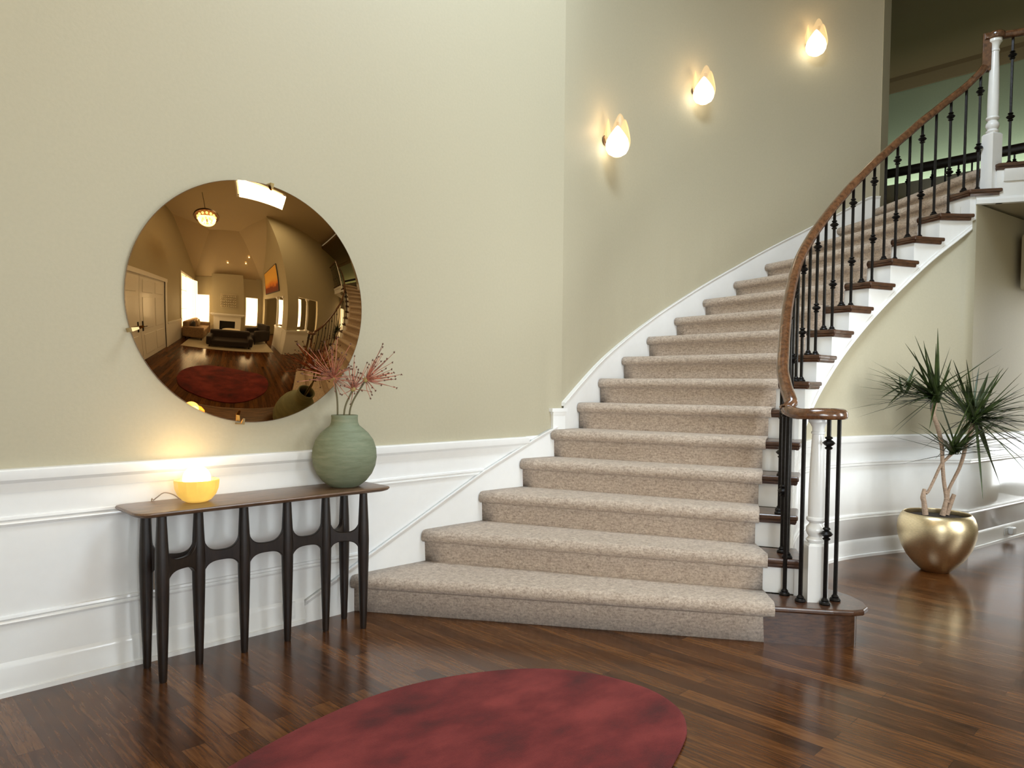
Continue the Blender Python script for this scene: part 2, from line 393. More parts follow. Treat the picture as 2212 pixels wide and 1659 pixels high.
def window(i, x0, x1, y0, y1, z0, z1, ax, nm, nv=2, nh=2):
    mb = MB(); t = .045
    if ax == 'y':
        mb.box(x0-t, x1+t, y0, y1, z1, z1+t).box(x0-t, x1+t, y0, y1, z0-t, z0).box(x0-t, x0, y0, y1, z0, z1).box(x1, x1+t, y0, y1, z0, z1)
        for k in range(1, nv): xx = x0+(x1-x0)*k/nv; mb.box(xx-.012, xx+.012, y0+.01, y1-.01, z0, z1)
        for k in range(1, nh): zz = z0+(z1-z0)*k/nh; mb.box(x0, x1, y0+.01, y1-.01, zz-.012, zz+.012)
        pane = MB().box(x0, x1, (y0+y1)/2-.075, (y0+y1)/2-.07, z0, z1)
    else:
        mb.box(x0, x1, y0-t, y1+t, z1, z1+t).box(x0, x1, y0-t, y1+t, z0-t, z0).box(x0, x1, y0-t, y0, z0, z1).box(x0, x1, y1, y1+t, z0, z1)
        for k in range(1, nv): yy = y0+(y1-y0)*k/nv; mb.box(x0+.01, x1-.01, yy-.012, yy+.012, z0, z1)
        for k in range(1, nh): zz = z0+(z1-z0)*k/nh; mb.box(x0+.01, x1-.01, y0, y1, zz-.012, zz+.012)
        pane = MB().box((x0+x1)/2-.075, (x0+x1)/2-.07, y0, y1, z0, z1)
    w = struct('window_%d' % i, mb, WHITE, nm, smooth=False)
    obj('pane', pane, DAYPANE, w, smooth=False)
window(2, DX-.02, DX+.02, -6.5, -4.6, .5, 3.1, 'x', 'tall bright side window of the living room, seen in the mirror', 3, 3)
window(3, -.45, .28, -6.92, -6.88, .45, 2.2, 'y', 'bright window left of the fireplace, seen in the mirror', 2, 3)
window(4, 2.5, 3.24, -6.92, -6.88, .45, 2.2, 'y', 'bright window right of the fireplace, seen in the mirror', 2, 3)
window(5, 4.7, 5.9, -6.92, -6.88, .7, 2.3, 'y', 'bright window of the side room, seen in the mirror', 2, 2)
# right wall of the great room with an opening and a half wall, then the wall facing the foyer
mb = MB().box(3.6, 3.72, -7.0, -3.4, 2.2, ZT).box(3.6, 3.72, -7.0, -6.4, 0, 2.2).box(3.6, 3.72, -3.75, -3.4, 0, 2.2)
struct('wall_opening', mb, WALL, smooth=False)
mb = MB().box(3.72, 4.15, -3.52, -3.4, 0, 2.2).box(5.5, 9.6, -3.52, -3.4, 0, 2.2).box(3.72, 9.6, -3.52, -3.4, 2.2, ZT)
struct('wall_foyer', mb, WALL, smooth=False)
struct('trim_10', MB().box(3.58, 3.74, -4.6, -3.75, 0, .9).box(3.56, 3.76, -4.62, -3.38, .9, .95).box(3.59, 4.15, -3.39, -3.37, 0, .9).box(3.585, 3.6, -3.75, -3.39, 0, .9).box(4.15, 4.9, -3.52, -3.38, 0, .9).box(3.58, 4.92, -3.55, -3.34, .9, .95), WHITE, 'white half wall panelling at the living room corner', smooth=False)
struct('wall_east', MB().box(9.6, 9.75, -7.05, -3.4, 0, ZT), WALL, smooth=False)
struct('wall_under_hall', MB().box(8.9, 9.02, -2.36, 1.2, 0, 2.7).box(8.9, 9.02, -3.5, -2.36, 2.35, 2.7).box(8.9, 9.02, -3.5, -2.36, 0, .35), WALL, smooth=False)
window(7, 8.86, 8.90, -3.36, -2.36, .35, 2.35, 'x', 'added bright window, out of view, at the far right of the foyer', 2, 3)  # added out of view as the source of the right-side fill
def column(x, y, nm):
    t = thing('column', (x, y, .95), nm, 'column', 'white columns of the living room openings')
    obj('shaft', MB().lathe([(.055, .04), (.06, .3), (.05, 1.14)], 20), WHITE, t, world=False)
    obj('base', MB().box(-.08, .08, -.08, .08, 0, .02).lathe([(.075, .02), (.078, .03), (.06, .04)], 20), WHITE, t, world=False)
    obj('capital', MB().lathe([(.05, 1.14), (.075, 1.19)], 20).box(-.08, .08, -.08, .08, 1.19, 1.25), WHITE, t, world=False)
column(3.66, -4.5, 'white column on the half wall beside the living room opening, seen in the mirror')
column(4.75, -3.46, 'white column on the half wall nearest the stairs, seen in the mirror')
column(3.66, -3.85, 'white column closest to the wall corner, seen in the mirror')

# ---- wainscot and mouldings on the left wall
XL = -0.55
struct('trim_1', MB().box(XL, 3.72, -0.006, 0.0, 0, 0.90), WHITE, 'white wainscot panelling on the left wall below the chair rail', smooth=False)
chair = [(0, 0), (0.010, 0.0), (0.012, 0.012), (0.018, 0.030), (0.020, 0.040), (0.034, 0.055), (0.038, 0.075), (0.038, 0.092), (0.030, 0.098), (0, 0.100)]
chair = [(a, b+.830) for a, b in chair]
struct('trim_2', MB().sweep([(XL, 0, 0), (3.56, 0, 0), (3.60, 0, 0)], chair).box(3.59, 3.74, -.012, 0, .905, .932), WHITE, 'white chair rail along the left wall', angle=25)
pm = [(0.004, -.022), (0.012, -.020), (0.017, -.010), (0.010, 0.0), (0.018, 0.008), (0.016, 0.018), (0.004, .022)]
struct('trim_3', MB().sweep([(XL, 0, .715), (3.19, 0, .715)], pm), WHITE, 'upper panel moulding on the left wall', angle=25)
struct('trim_4', MB().sweep([(XL, 0, .310), (2.27, 0, .310)], pm), WHITE, 'lower panel moulding on the left wall', angle=25)
bbp = [(0, 0), (.026, 0), (.026, .02), (.016, .022), (.015, .112), (.012, .125), (.006, .138), (0, .142)]
struct('baseboard_left', MB().sweep([(XL, 0, 0), (1.893, 0, 0)], bbp), WHITE, angle=25)

# ---- right side: wall under the stair, then the wall beyond the plant
def nose_at(i):      # nose-line height at ICURVE index (6 per step, starts at step 2)
    return H*(2+i/6.0)
WU = offset2([Vector((p.x, p.y, 0)) for p in STR], 0.012)
k0 = 2
mb = MB(); n = len(WU); v = []; f = []
for i, p in enumerate(WU): v.append((p.x, p.y, 0))
for i, p in enumerate(WU): v.append((p.x, p.y, max(.02, min(nose_at(i)-.28, 2.75))))
for i in range(n-1): f.append((i, i+1, n+i+1, n+i))
CORN = Vector((6.575, -2.012))
wu_pts = [p for p in WU if p.x < CORN.x-.025]
n = len(wu_pts); v = [(p.x, p.y, 0) for p in wu_pts]+[(CORN.x, CORN.y, 0)]
v += [(p.x, p.y, max(.02, min(nose_at(i)-.26, 2.74))) for i, p in enumerate(wu_pts)]+[(CORN.x, CORN.y, 2.62)]
n += 1
f = [(i, i+1, n+i+1, n+i) for i in range(n-1)]
struct('wall_right', MB().add(v, f), WALL, angle=30, solid=-0.08)
RW = [CORN, Vector((7.75, -2.20))]
d = (RW[1]-RW[0]).normalized(); nn = Vector((-d.y, d.x))
struct('wall_right_far', MB().prism([RW[0], RW[1], RW[1]+nn*.12, RW[0]+nn*.12], 0, 2.74), WALL, smooth=False)
# wainscot follows this line
line = [p for i, p in enumerate(wu_pts) if nose_at(i)-.33 > 0.0]
full = line+[CORN, RW[1]]
def wpath(zmin, z):
    pts = [p for i, p in enumerate(wu_pts) if nose_at(i)-.34 >= zmin]
    return [(p.x, p.y, z) for p in pts]+[(CORN.x, CORN.y, z), (RW[1].x, RW[1].y, z)]
panel = wpath(.0, 0)
mb = MB(); n = len(panel); v = []
zt = [min(.9, max(.01, nose_at(i)-.34)) for i, p in enumerate(wu_pts) if nose_at(i)-.34 >= 0]+[.9, .9]
PO = [Vector(p) for p in panel]
po = [Vector((p[0], p[1])) for p in PO]
off = offset2(po, -0.006)
v = [(p.x, p.y, 0) for p in off]+[(p.x, p.y, z) for p, z in zip(off, zt)]
f = [(i, i+1, n+i+1, n+i) for i in range(n-1)]
struct('trim_5', MB().add(v, f), WHITE, 'white wainscot panelling behind the potted plant', angle=30, solid=.004)
def mirrorp(pr): return pr
struct('trim_6', MB().sweep(wpath(.93, 0), chair), WHITE, 'white chair rail behind the potted plant', angle=25)
struct('trim_7', MB().sweep(wpath(.72, .715), pm), WHITE, 'upper panel moulding behind the potted plant', angle=25)
struct('trim_8', MB().sweep(wpath(.31, .310), pm), WHITE, 'lower panel moulding behind the potted plant', angle=25)
struct('baseboard_right', MB().sweep(wpath(.15, 0), bbp), WHITE, angle=25)

# landing slab, its white fascia and the soffit
LD = [(7.56, -.93), (6.617, -2.139), (6.70, -2.32), (7.0, -2.98), (9.55, -2.98), (9.55, 0.6), (7.9, 0.6)]
L2 = [V2(p) for p in LD]
def inset(a, b, d):
    t = (b-a).normalized(); return Vector((-t.y, t.x))*d
struct('floor_landing', MB().prism([(7.60, -.97), (6.68, -2.14), (6.75, -2.30), (7.03, -2.92), (9.5, -2.92), (9.5, 1.0), (7.9, 1.0), (7.85, -0.93)], 2.76, 3.005), WALL, smooth=False)
fas = [V2(p) for p in [(6.635, -2.125), (6.655, -2.165), (6.74, -2.33), (7.02, -2.95), (9.5, -2.95)]]
mb = MB()
def ribbon(mb, pts, z0, z1, th=.03):
    fo = offset2(pts, th); n = len(pts)
    v = [(p.x, p.y, z0) for p in pts]+[(p.x, p.y, z1) for p in pts]+[(p.x, p.y, z0) for p in fo]+[(p.x, p.y, z1) for p in fo]
    f = [(0, n, 3*n, 2*n), (n-1, 3*n-1, 4*n-1, 2*n-1)]
    for i in range(n-1): f += [(i, i+1, n+i+1, n+i), (2*n+i, 3*n+i, 3*n+i+1, 2*n+i+1), (i, 2*n+i, 2*n+i+1, i+1), (n+i, n+i+1, 3*n+i+1, 3*n+i)]
    mb.add(v, f)
ribbon(mb, fas, 2.735, 3.0)
ribbon(mb, [V2(p) for p in [(6.568, -2.005), (6.61, -2.07), (6.655, -2.165)]], 2.735, 2.815)
mb.sweep([(p.x, p.y, 2.93) for p in fas[1:]], [(0, -.03), (.012, -.03), (.02, 0), (.03, .04), (.03, .06), (0, .06)])
mb.sweep([(6.568, -2.005, 2.735)]+[(p.x, p.y, 2.735) for p in fas[1:]], [(0, 0), (.015, 0), (.015, .03), (.005, .05), (0, .05)])
struct('trim_9', mb, WHITE, 'white fascia board along the edge of the upper landing', angle=25)
struct('trim_soffit_box', MB().prism([(7.30, -2.17), (8.4, -2.3), (8.4, -2.75), (7.36, -2.62)], 2.12, 2.60), WALL, 'beige boxed soffit under the landing at the right edge', smooth=False, bevel=.03)

# ------------------------------------------------------------------ staircase
st = thing('staircase', (3.6, -1.0, 0), 'curved open-string staircase with beige carpet, dark wood tread ends and white risers', 'staircase')
def nose(k):  # 1-based -> O,I
    return O[k-1], I[k-1]
def ndir(k):
    a, b = nose(k); t = (b-a).normalized(); return t, Vector((t.y, -t.x))   # t along nose, down = toward downhill
def downhill(k):
    t, d_ = ndir(k)
    ref = O[0]-O[2]
    return d_ if d_.dot(Vector((-1, -.3))) > 0 else -d_
def strip_pt(i_corner, s):   # point on inner curve: corner index (1-based) + fractional
    j = max(0, min(len(ICURVE)-1, (i_corner-2)*6+s*6)); a = int(j); fr = j-a
    b = min(a+1, len(ICURVE)-1); p = ICURVE[a]*(1-fr)+ICURVE[b]*fr; return V2(p)
def str_pt(k, s):
    j = max(0, min(len(STR)-1, (k-2)*6+s*6)); a = int(j); fr = j-a
    b = min(a+1, len(STR)-1); return STR[a]*(1-fr)+STR[b]*fr
def str_hit(k):
    # where the riser line of step k meets the stringer face: point and float index
    a, b = nose(k); t, _ = ndir(k); dn = downhill(k); p0 = a-dn*.03; best = None
    for i in range(len(STR)-1):
        p, q = STR[i], STR[i+1]; e = q-p; den = t.x*e.y-t.y*e.x
        if abs(den) < 1e-9: continue
        w_ = p-p0; u_ = (w_.x*e.y-w_.y*e.x)/den; s_ = (w_.x*t.y-w_.y*t.x)/den
        if -.001 <= s_ <= 1.001 and u_ > .5: best = (p+e*s_, i+s_)
    if best is None:
        i = len(STR)-1 if k > 8 else 0; return STR[i], float(i)
    return best
HIT = {k: str_hit(k) for k in range(2, 17)}
for k in range(1, 16):
    a, b = nose(k); t, _ = ndir(k); dn = downhill(k); a2, b2 = nose(k+1); dn2 = downhill(k+1)
    zt_ = k*H; back_o = a2-dn2*.01; back_i = b2-dn2*.01
    if k == 1:
        tip = [Vector(p) for p in [(3.60, -2.13), (3.66, -2.205), (3.715, -2.235), (3.78, -2.23), (3.86, -2.18), (3.93, -2.09), (3.965, -2.0), (3.975, -1.92)]]
        pts = [a]+[Vector((3.43, -1.888))]+tip+[Vector((3.99, -1.80)), back_i, back_o]
    else:
        e1 = strip_pt(k+1, .22)
        e_in = e1+(a2-b2).normalized()*.06
        mid = [strip_pt(k, q) for q in (.35, .7)] if k > 2 else [strip_pt(k, .5)]
        pts = [a, b]+mid+[e1, e_in, back_i+(a2-b2).normalized()*.06, back_o]
    mb = MB().prism([(p.x, p.y) for p in pts], zt_-.030, zt_)
    tr = obj('tread', mb, STAIRWOOD, st, smooth=False, bevel=.010, seg=3)
    tr['label'] = 'dark oak tread end, bullnose starting step' if k == 1 else 'dark oak tread end'
    # cove strip under the nosing
    mb = MB()
    ra, rb = a-dn*.018, b-dn*.018-t*.018
    if k > 1:
        e_ = str_pt(k+1, .18); o_ = (e_-str_pt(k+1, 0)); 
        pp = [rb]+[strip_pt(k, q)-(Vector((0, 0))) for q in ()]+[V2(strip_pt(k+1, .12))+(a2-b2).normalized()*.018]
        mb.sweep([(*(rb-t*.30), zt_-.03), (*rb, zt_-.03)], [(-.004, 0), (-.004, -.02), (.004, -.02), (.012, -.008), (.012, 0)])
        cv = [rb]+[strip_pt(k, q)+(a-b).normalized()*.018 for q in (.35, .7)]+[strip_pt(k+1, .12)+(a2-b2).normalized()*.018]
        mb.sweep([(p.x, p.y, zt_-.03) for p in cv], [(-.012, 0), (-.012, -.022), (.004, -.022), (.010, -.008), (.010, 0)])
        obj('cove_molding', mb, STAIRWOOD, tr, smooth=False)
    # riser
    sgn = .035
    ra, rb = a-dn*.03, b-dn*.03-t*sgn
    if k == 1:
        tipr = [Vector(p) for p in [(3.575, -2.085), (3.64, -2.165), (3.71, -2.19), (3.77, -2.18), (3.85, -2.12), (3.91, -2.03), (3.94, -1.93), (3.95, -1.80)]]
        pts = [Vector((3.42, -1.845))]+tipr+[Vector((3.80, -1.78))]
        obj('riser', MB().prism([(p.x, p.y) for p in pts], 0, zt_-.03), STAIRWOOD, st, angle=50)['label'] = 'dark oak curved block under the starting step'
        ra, rb = a-dn*.03, Vector((3.455, -1.86))
        obj('riser', MB().prism([(*ra,), (*rb,), (*(rb-dn*.02),), (*(ra-dn*.02),)], 0, zt_-.03), WHITE, st, smooth=False)
    else:
        z0 = (k-1)*H; rb = HIT[k][0]
        obj('riser', MB().prism([(*ra,), (*rb,), (*(rb-dn*.02),), (*(ra-dn*.02),)], z0, zt_-.03), WHITE, st, smooth=False)['label'] = 'white riser end'
# riser 16 below the landing
k = 16; a, b = nose(k); t, _ = ndir(k); dn = downhill(k); ra, rb = a-dn*.03, HIT[16][0]
obj('riser', MB().prism([(*ra,), (*rb,), (*(rb-dn*.02),), (*(ra-dn*.02),)], 15*H, 16*H-.03), WHITE, st, smooth=False)
LN = [V2(p) for p in [(6.617, -2.139), (6.70, -2.32), (7.0, -2.98)]]
pts = [O[15], I[15], LN[1], LN[2], LN[2]+Vector((.3, .0)), Vector((6.95, -2.25)), Vector((6.9, -2.15)), O[15]-dn*.12+Vector((0, 0))]
tr = obj('tread', MB().prism([(p.x, p.y) for p in pts], 16*H-.030, 16*H), STAIRWOOD, st, smooth=False, bevel=.01, seg=3)
tr['label'] = 'dark oak nosing at the edge of the upper landing'
obj('cove_molding', MB().sweep([(p[0]+.02, p[1]+.01, 16*H-.03) for p in [tuple(I[15]+(O[15]-I[15]).normalized()*.3), tuple(I[15]), tuple(LN[1]), tuple(LN[2])]], [(-.012, 0), (-.012, -.022), (.004, -.022), (.010, -.008), (.010, 0)]), STAIRWOOD, tr, smooth=False)
# carpet (fitted over every step)
mb = MB(); NS = 14; EXT = .008
CU = {1: .955}
def cright(k):
    a, b = nose(k)
    if k == 1: return Vector((3.441, -1.902))
    L = (b-a).length; return a+(b-a)*(1-.205/L)
rows = []
rnd = random.Random(3)
def crow(L, R, z, dn_, push):
    out = []
    for i in range(NS+1):
        s_ = i/NS; p = L+(R-L)*s_+dn_*push
        out.append((p.x, p.y, z))
    return out
for k in range(1, 17):
    a, _ = nose(k); c = cright(k); dn = downhill(k)
    if k == 1: a = a+(a-c).normalized()*0.0
    z = k*H
    inn = (a-c).normalized()*(.022 if k > 1 else .015)
    seq = [(z-H+(.006 if k > 1 else 0.001), -.020, inn), (z-.060, -.020, inn), (z-.050, -.016, inn), (z-.048, .002, inn*0), (z-.040, .014, inn*0), (z-.024, .020, inn*0), (z-.006, .016, inn*0), (z+.008, .002, inn*0), (z+.013, -.02, inn*0)]
    for zz, pu, ii in seq: rows.append(crow(a, c+ii, zz, dn, pu))
    if k < 16:
        a2, _ = nose(k+1); c2 = cright(k+1); dn2 = downhill(k+1)
        in2 = (a2-c2).normalized()*.022
        e = crow(a2, c2+in2, z+.010, dn2, -.022)
        if k == 1: pass
        m1 = [tuple((x+y)/2 for x, y in zip(p, q)) for p, q in zip(rows[-1], e)]
        rows.append(m1); rows.append(e)
    else:
        far = [Vector((7.9, -.9)), Vector((7.25, -2.4))]
        rows.append(crow(far[0], far[1], z+.010, dn, 0)); rows.append(crow(Vector((9.4, .3)), Vector((9.4, -2.8)), z+.010, dn, 0))
v = [p for r in rows for p in r]; f = []
for j in range(len(rows)-1):
    for i in range(NS):
        f.append((j*(NS+1)+i, j*(NS+1)+i+1, (j+1)*(NS+1)+i+1, (j+1)*(NS+1)+i))
cp = obj('carpet_runner', MB().add(v, f), CARPET, st, angle=75)
md = cp.modifiers.new('solid', 'SOLIDIFY'); md.thickness = .012; md.offset = 0
cp['label'] = 'mottled beige carpet fitted over the steps'
# stringer
mb = MB()
def str_at(j):
    j = max(0, min(len(STR)-1.0001, j)); a = int(j); return STR[a]*(1-(j-a))+STR[a+1]*(j-a)
JEND = min(range(len(STR)), key=lambda i: (STR[i]-CORN).length)
for k in range(2, 16):
    j0, j1 = HIT[k][1], (HIT[k+1][1] if k < 15 else JEND+.0)
    for q in range(6):
        ja, jb = j0+(j1-j0)*q/6, j0+(j1-j0)*(q+1)/6
        p0, p1 = str_at(ja), str_at(jb)
        zb = [max(0, H*(2+jj/6)-.345) for jj in (ja, jb)]
        t = (p1-p0).normalized(); nn_ = Vector((-t.y, t.x))*.03
        zt_ = k*H-.03
        v = [(*p0, zb[0]), (*p1, zb[1]), (*p1, zt_), (*p0, zt_), (*(p0+nn_), zb[0]), (*(p1+nn_), zb[1]), (*(p1+nn_), zt_), (*(p0+nn_), zt_)]
        mb.add(v, [(0, 1, 2, 3), (5, 4, 7, 6), (0, 4, 5, 1), (3, 2, 6, 7), (0, 3, 7, 4), (1, 5, 6, 2)])
obj('stringer', mb, WHITE, st, angle=25)['label'] = 'white curved stringer board'
pth = [(p.x, p.y, H*(2+i/6)-.345) for i, p in enumerate(STR[:80]) if H*(2+i/6)-.345 > 0.0 and i <= JEND]
obj('stringer_molding', MB().sweep(pth, [(0, 0), (.008, 0), (.014, .008), (.012, .018), (.008, .024), (.008, .040), (0, .044)]), WHITE, st, angle=25)
# skirt board on the wall side: straight part then the curved part
def skz(x):  # cap height on the straight wall
    pts = [(1.893, .123), (2.312, .318), (3.18, .723), (3.729, .938), (3.877, .989)]
    for (x0, z0), (x1, z1) in zip(pts, pts[1:]):
        if x <= x1: return z0+(z1-z0)*(x-x0)/(x1-x0)
    return .989
xs = [1.893+(3.90-1.893)*i/20 for i in range(21)]
mb = MB(); v = []
for x in xs: v.append((x, -.018, 0))
for x in xs: v.append((x, -.018, skz(x)))
for x in xs: v.append((x, 0, 0))
for x in xs: v.append((x, 0, skz(x)))
n = 21; f = []
for i in range(20): f += [(i, i+1, n+i+1, n+i), (n+i, n+i+1, 3*n+i+1, 3*n+i)]
f.append((0, n, 3*n, 2*n)); mb.add(v, f)
mb.box(3.858, 3.99, -.022, 0.0, .6, 1.10)
sk_ = obj('skirt_board', mb, WHITE, st, smooth=False); sk_['label'] = 'white skirt board on the left wall'
mb = MB().sweep([(x, 0, skz(x)) for x in xs], [(0, -.028), (.020, -.028), (.026, -.015), (.030, -.006), (.030, 0), (0, 0)])
mb.box(3.835, 4.0, -.034, 0, 1.098, 1.123); mb.box(3.852, 3.995, -.028, 0, 1.08, 1.10)
obj('skirt_cap', mb, WHITE, sk_, smooth=False)
ocurve = cat([(*p, 0) for p in WC], 5)
# nose height along the curved wall: O[4] (k=5) .. O[15]
def nose_z(x):
    for k in range(5, 16):
        if O[k-1].x <= x <= O[k].x: return H*(k+(x-O[k-1].x)/(O[k].x-O[k-1].x))
    return H*16+(x-O[15].x)*.2
oc = [V2(p) for p in ocurve]
fr = offset2(oc, -.018)
n = len(oc); v = [(p.x, p.y, .7) for p in fr]+[(p.x, p.y, min(nose_z(p.x), 3.02)+.14) for p in fr]+[(p.x, p.y, min(nose_z(p.x), 3.02)+.14) for p in oc]
f = [(i, i+1, n+i+1, n+i) for i in range(n-1)]+[(n+i, n+i+1, 2*n+i+1, 2*n+i) for i in range(n-1)]
f.append((n-1, 2*n-1, 3*n-1))
sk2 = obj('skirt_board', MB().add(v, f), WHITE, st, angle=25); sk2['label'] = 'white curved skirt board up the stair wall'
cap = [(0, -.022), (.020, -.022), (.026, -.012), (.032, -.004), (.030, .004), (0, .004)]
obj('skirt_cap', MB().sweep([(p.x, p.y, min(nose_z(p.x), 3.02)+.15) for p in oc], cap), WHITE, sk2, angle=30)

# ------------------------------------------------------------------ railing
rl = thing('stair_railing', (3.70, -1.99, .19), 'stained oak handrail with black iron balusters and white turned newels climbing the curved stair', 'railing')
def proto_baluster(hgt, knuckled, name='baluster', parent=None, loc=(0, 0, 0)):
    w_ = .0085
    b_ = obj(name, MB().box(-w_, w_, -w_, w_, 0, hgt), IRON, parent, world=False, bevel=.0015, seg=1)
    b_.location = loc
    sh = obj('shoe', MB().lathe([(.026, 0), (.028, .006), (.024, .014), (.017, .018), (.019, .023), (.012, .032), (.009, .036)], 14), IRON, b_, world=False)
    if knuckled:
        for zf in (.38, .865):
            z = hgt*zf
            obj('knuckle', MB().lathe([(.009, z-.034), (.017, z-.030), (.020, z-.024), (.011, z-.017), (.022, z-.010), (.031, z), (.022, z+.010), (.011, z+.017), (.020, z+.024), (.017, z+.030), (.009, z+.034)], 14), IRON, b_, world=False)
    return b_
RB = []   # (x, y, z_base, rail underside)
vol = [(3.674, -1.847), (3.621, -1.954), (3.663, -2.062), (3.768, -2.072)]
for i, p in enumerate(vol): RB.append((p[0], p[1], H, 1.128, i % 2 == 0))
RB[0] = (*vol[0], H, 1.135, False); RB[1] = (*vol[1], H, 1.128, False); RB[2] = (*vol[2], H, 1.128, True); RB[3] = (*vol[3], H, 1.128, False)
def rail_under(k, fr_):
    # nosing line + offset, easing into the volute at the foot
    z = H*(k+fr_)+.765
    return z
run = []
for k in range(2, 16):
    a, b = nose(k); nx = I[k]; tt = (a-b).normalized()
    for j, fr_ in enumerate((.15, .65)):
        p = b+(nx-b)*fr_+tt*.10
        z = rail_under(k, fr_)
        if k == 2: z = (1.185, 1.270)[j]
        run.append((p.x, p.y, k*H, z, j == 1))
RB += run
for (x, y, zb, zu, kn) in RB:
    h_ = zu-zb+.01
    proto_baluster(h_, kn, 'baluster', rl, (x-3.70, y+1.99, zb-.19))
# landing guard balusters
gl = [(6.70, -2.30), (6.75, -2.41), (6.80, -2.52), (6.85, -2.63), (6.90, -2.74), (6.95, -2.85)]
gdir = (LN[2]-LN[0]).normalized(); gn = Vector((-gdir.y, gdir.x))
gstart = Vector((6.715, -2.13))
for j in range(7):
    p = gstart+gdir*(.055+.125*j)
    proto_baluster(.975, j % 2 == 0, 'baluster', rl, (p.x-3.70, p.y+1.99, 3.04-.19))
# newel posts
def newel(x, y, z0, sq_h, turned, top, w_, rotz, label, cap_top):
    c = MB()
    mt_ = Matrix.Rotation(rotz, 3, 'Z')
    h_ = w_/2; z1 = z0+sq_h
    q = [mt_ @ Vector((a, b, 0)) for a, b in ((-h_, -h_), (h_, -h_), (h_, h_), (-h_, h_))]
    q2 = [p*.82 for p in q]
    v = [(x+p.x, y+p.y, z0) for p in q]+[(x+p.x, y+p.y, z1-.012) for p in q]+[(x+p.x, y+p.y, z1) for p in q2]
    c.add(v, [(3, 2, 1, 0), (0, 1, 5, 4), (1, 2, 6, 5), (2, 3, 7, 6), (3, 0, 4, 7), (4, 5, 9, 8), (5, 6, 10, 9), (6, 7, 11, 10), (7, 4, 8, 11), (8, 9, 10, 11)])
    r = h_
    T = turned
    prof = [(r*.75, z1), (r*.92, z1+.010), (r*.96, z1+T*.12), (r*.80, z1+T*.18), (r*.70, z1+T*.24), (r*.86, z1+T*.32), (r*.98, z1+T*.45), (r*.94, z1+T*.58), (r*.70, z1+T*.70), (r*.66, z1+T*.76), (r*.86, z1+T*.82), (r*.96, z1+T*.88), (r*.94, z1+T*.96), (r*.78, z1+T)]
    sh0 = z1+T; sh1 = top
    L = sh1-sh0
    prof += [(r*.80, sh0+.01), (r*.80, sh0+L*.25), (r*.70, sh0+L*.6), (r*.60, sh0+L*.80), (r*.58, sh0+L*.84), (r*.68, sh0+L*.845), (r*.68, sh0+L*.865), (r*.58, sh0+L*.87), (r*.60, sh0+L*.91), (r*.80, sh0+L*.95), (r*.98, sh0+L*.965), (r*.98, sh1)]
    c.lathe(prof, 28, (x, y, 0))
    o = obj('newel_post', c, WHITE, rl, angle=35); o['label'] = label; return o
newel(3.703, -1.992, .19, .30, .135, 1.13, .10, math.radians(40), 'white turned newel post on the starting step', 0)
newel(6.675, -2.075, 2.85, .44, .13, 4.015, .098, math.radians(63), 'white turned newel post at the top of the stairs', 0)
# handrail
pr = [(-.030, .006), (-.033, .020), (-.031, .034), (-.022, .048), (-.008, .054), (.008, .054), (.022, .048), (.031, .034), (.033, .020), (.030, .006), (.022, 0), (-.022, 0)]
path = []
# scroll from its eye outward over the newel, then up the stair
cx, cy = 3.70, -1.985
sc = [(3.70, -1.985), (3.735, -1.955), (3.775, -1.965), (3.795, -2.01), (3.782, -2.055), (3.735, -2.092), (3.68, -2.085), (3.635, -2.045), (3.612, -1.985), (3.622, -1.92), (3.66, -1.862)]
for i, p in enumerate(sc): path.append((p[0], p[1], 1.128+(.012 if i == len(sc)-1 else 0)))
path += [(3.71, -1.825, 1.152)]
path += [(r[0], r[1], r[3]) for r in run]
path = [Vector(p) for p in path]
lastp = path[-1]
path += [Vector((6.662, -2.030, path[-1].z+.06))]
pth = cat([tuple(p) for p in path], 5)
mb = MB()
mb.sweep(pth, pr, flat=False)
mb.lathe([(.001, 1.126), (.055, 1.128), (.062, 1.140), (.062, 1.165), (.048, 1.182), (.001, 1.184)], 28, (3.705, -2.0, 0))
hr = obj('handrail', mb, RAILWOOD, rl, angle=50)
hr['label'] = 'stained oak handrail with a scroll over the lower newel'
# gooseneck up to the landing rail
zt0 = path[-1].z
TOPZ = 4.015
mb = MB()
gx = Vector((6.52, -2.055))
rad = .034
mb.prism([(6.622, -2.005), (6.640, -2.062), (6.690, -2.045), (6.672, -1.988)], zt0-.02, TOPZ+.055)
mb.sweep([(6.64, -2.01, TOPZ), (6.665, -2.06, TOPZ), (6.70, -2.13, TOPZ), (6.74, -2.24, TOPZ), (6.79, -2.36, TOPZ), (7.07, -2.97, TOPZ)], pr, flat=False)
mb.lathe([(.001, TOPZ-.002), (.058, TOPZ), (.064, TOPZ+.012), (.064, TOPZ+.04), (.05, TOPZ+.056), (.001, TOPZ+.058)], 28, (6.678, -2.08, 0))
obj('gooseneck', mb, RAILWOOD, hr, angle=50, bevel=.006)

# rear hall railing
hall = thing('hall_railing', (9.55, -1.2, 3.04), 'dark level railing across the far side of the upper landing', 'railing')
obj('handrail', MB().sweep([(9.58, .9, 3.88), (9.52, -2.9, 3.88)], [(a*1.3, b*1.9) for a, b in pr], flat=True), LEGWOOD, hall)
for j in range(28):
    y = .75-.135*j; x = 9.58-.06*(.9-y)/3.8
    b_ = proto_baluster(.87, j % 2 == 0, 'baluster', hall, (x-9.55, y+1.2, 0))

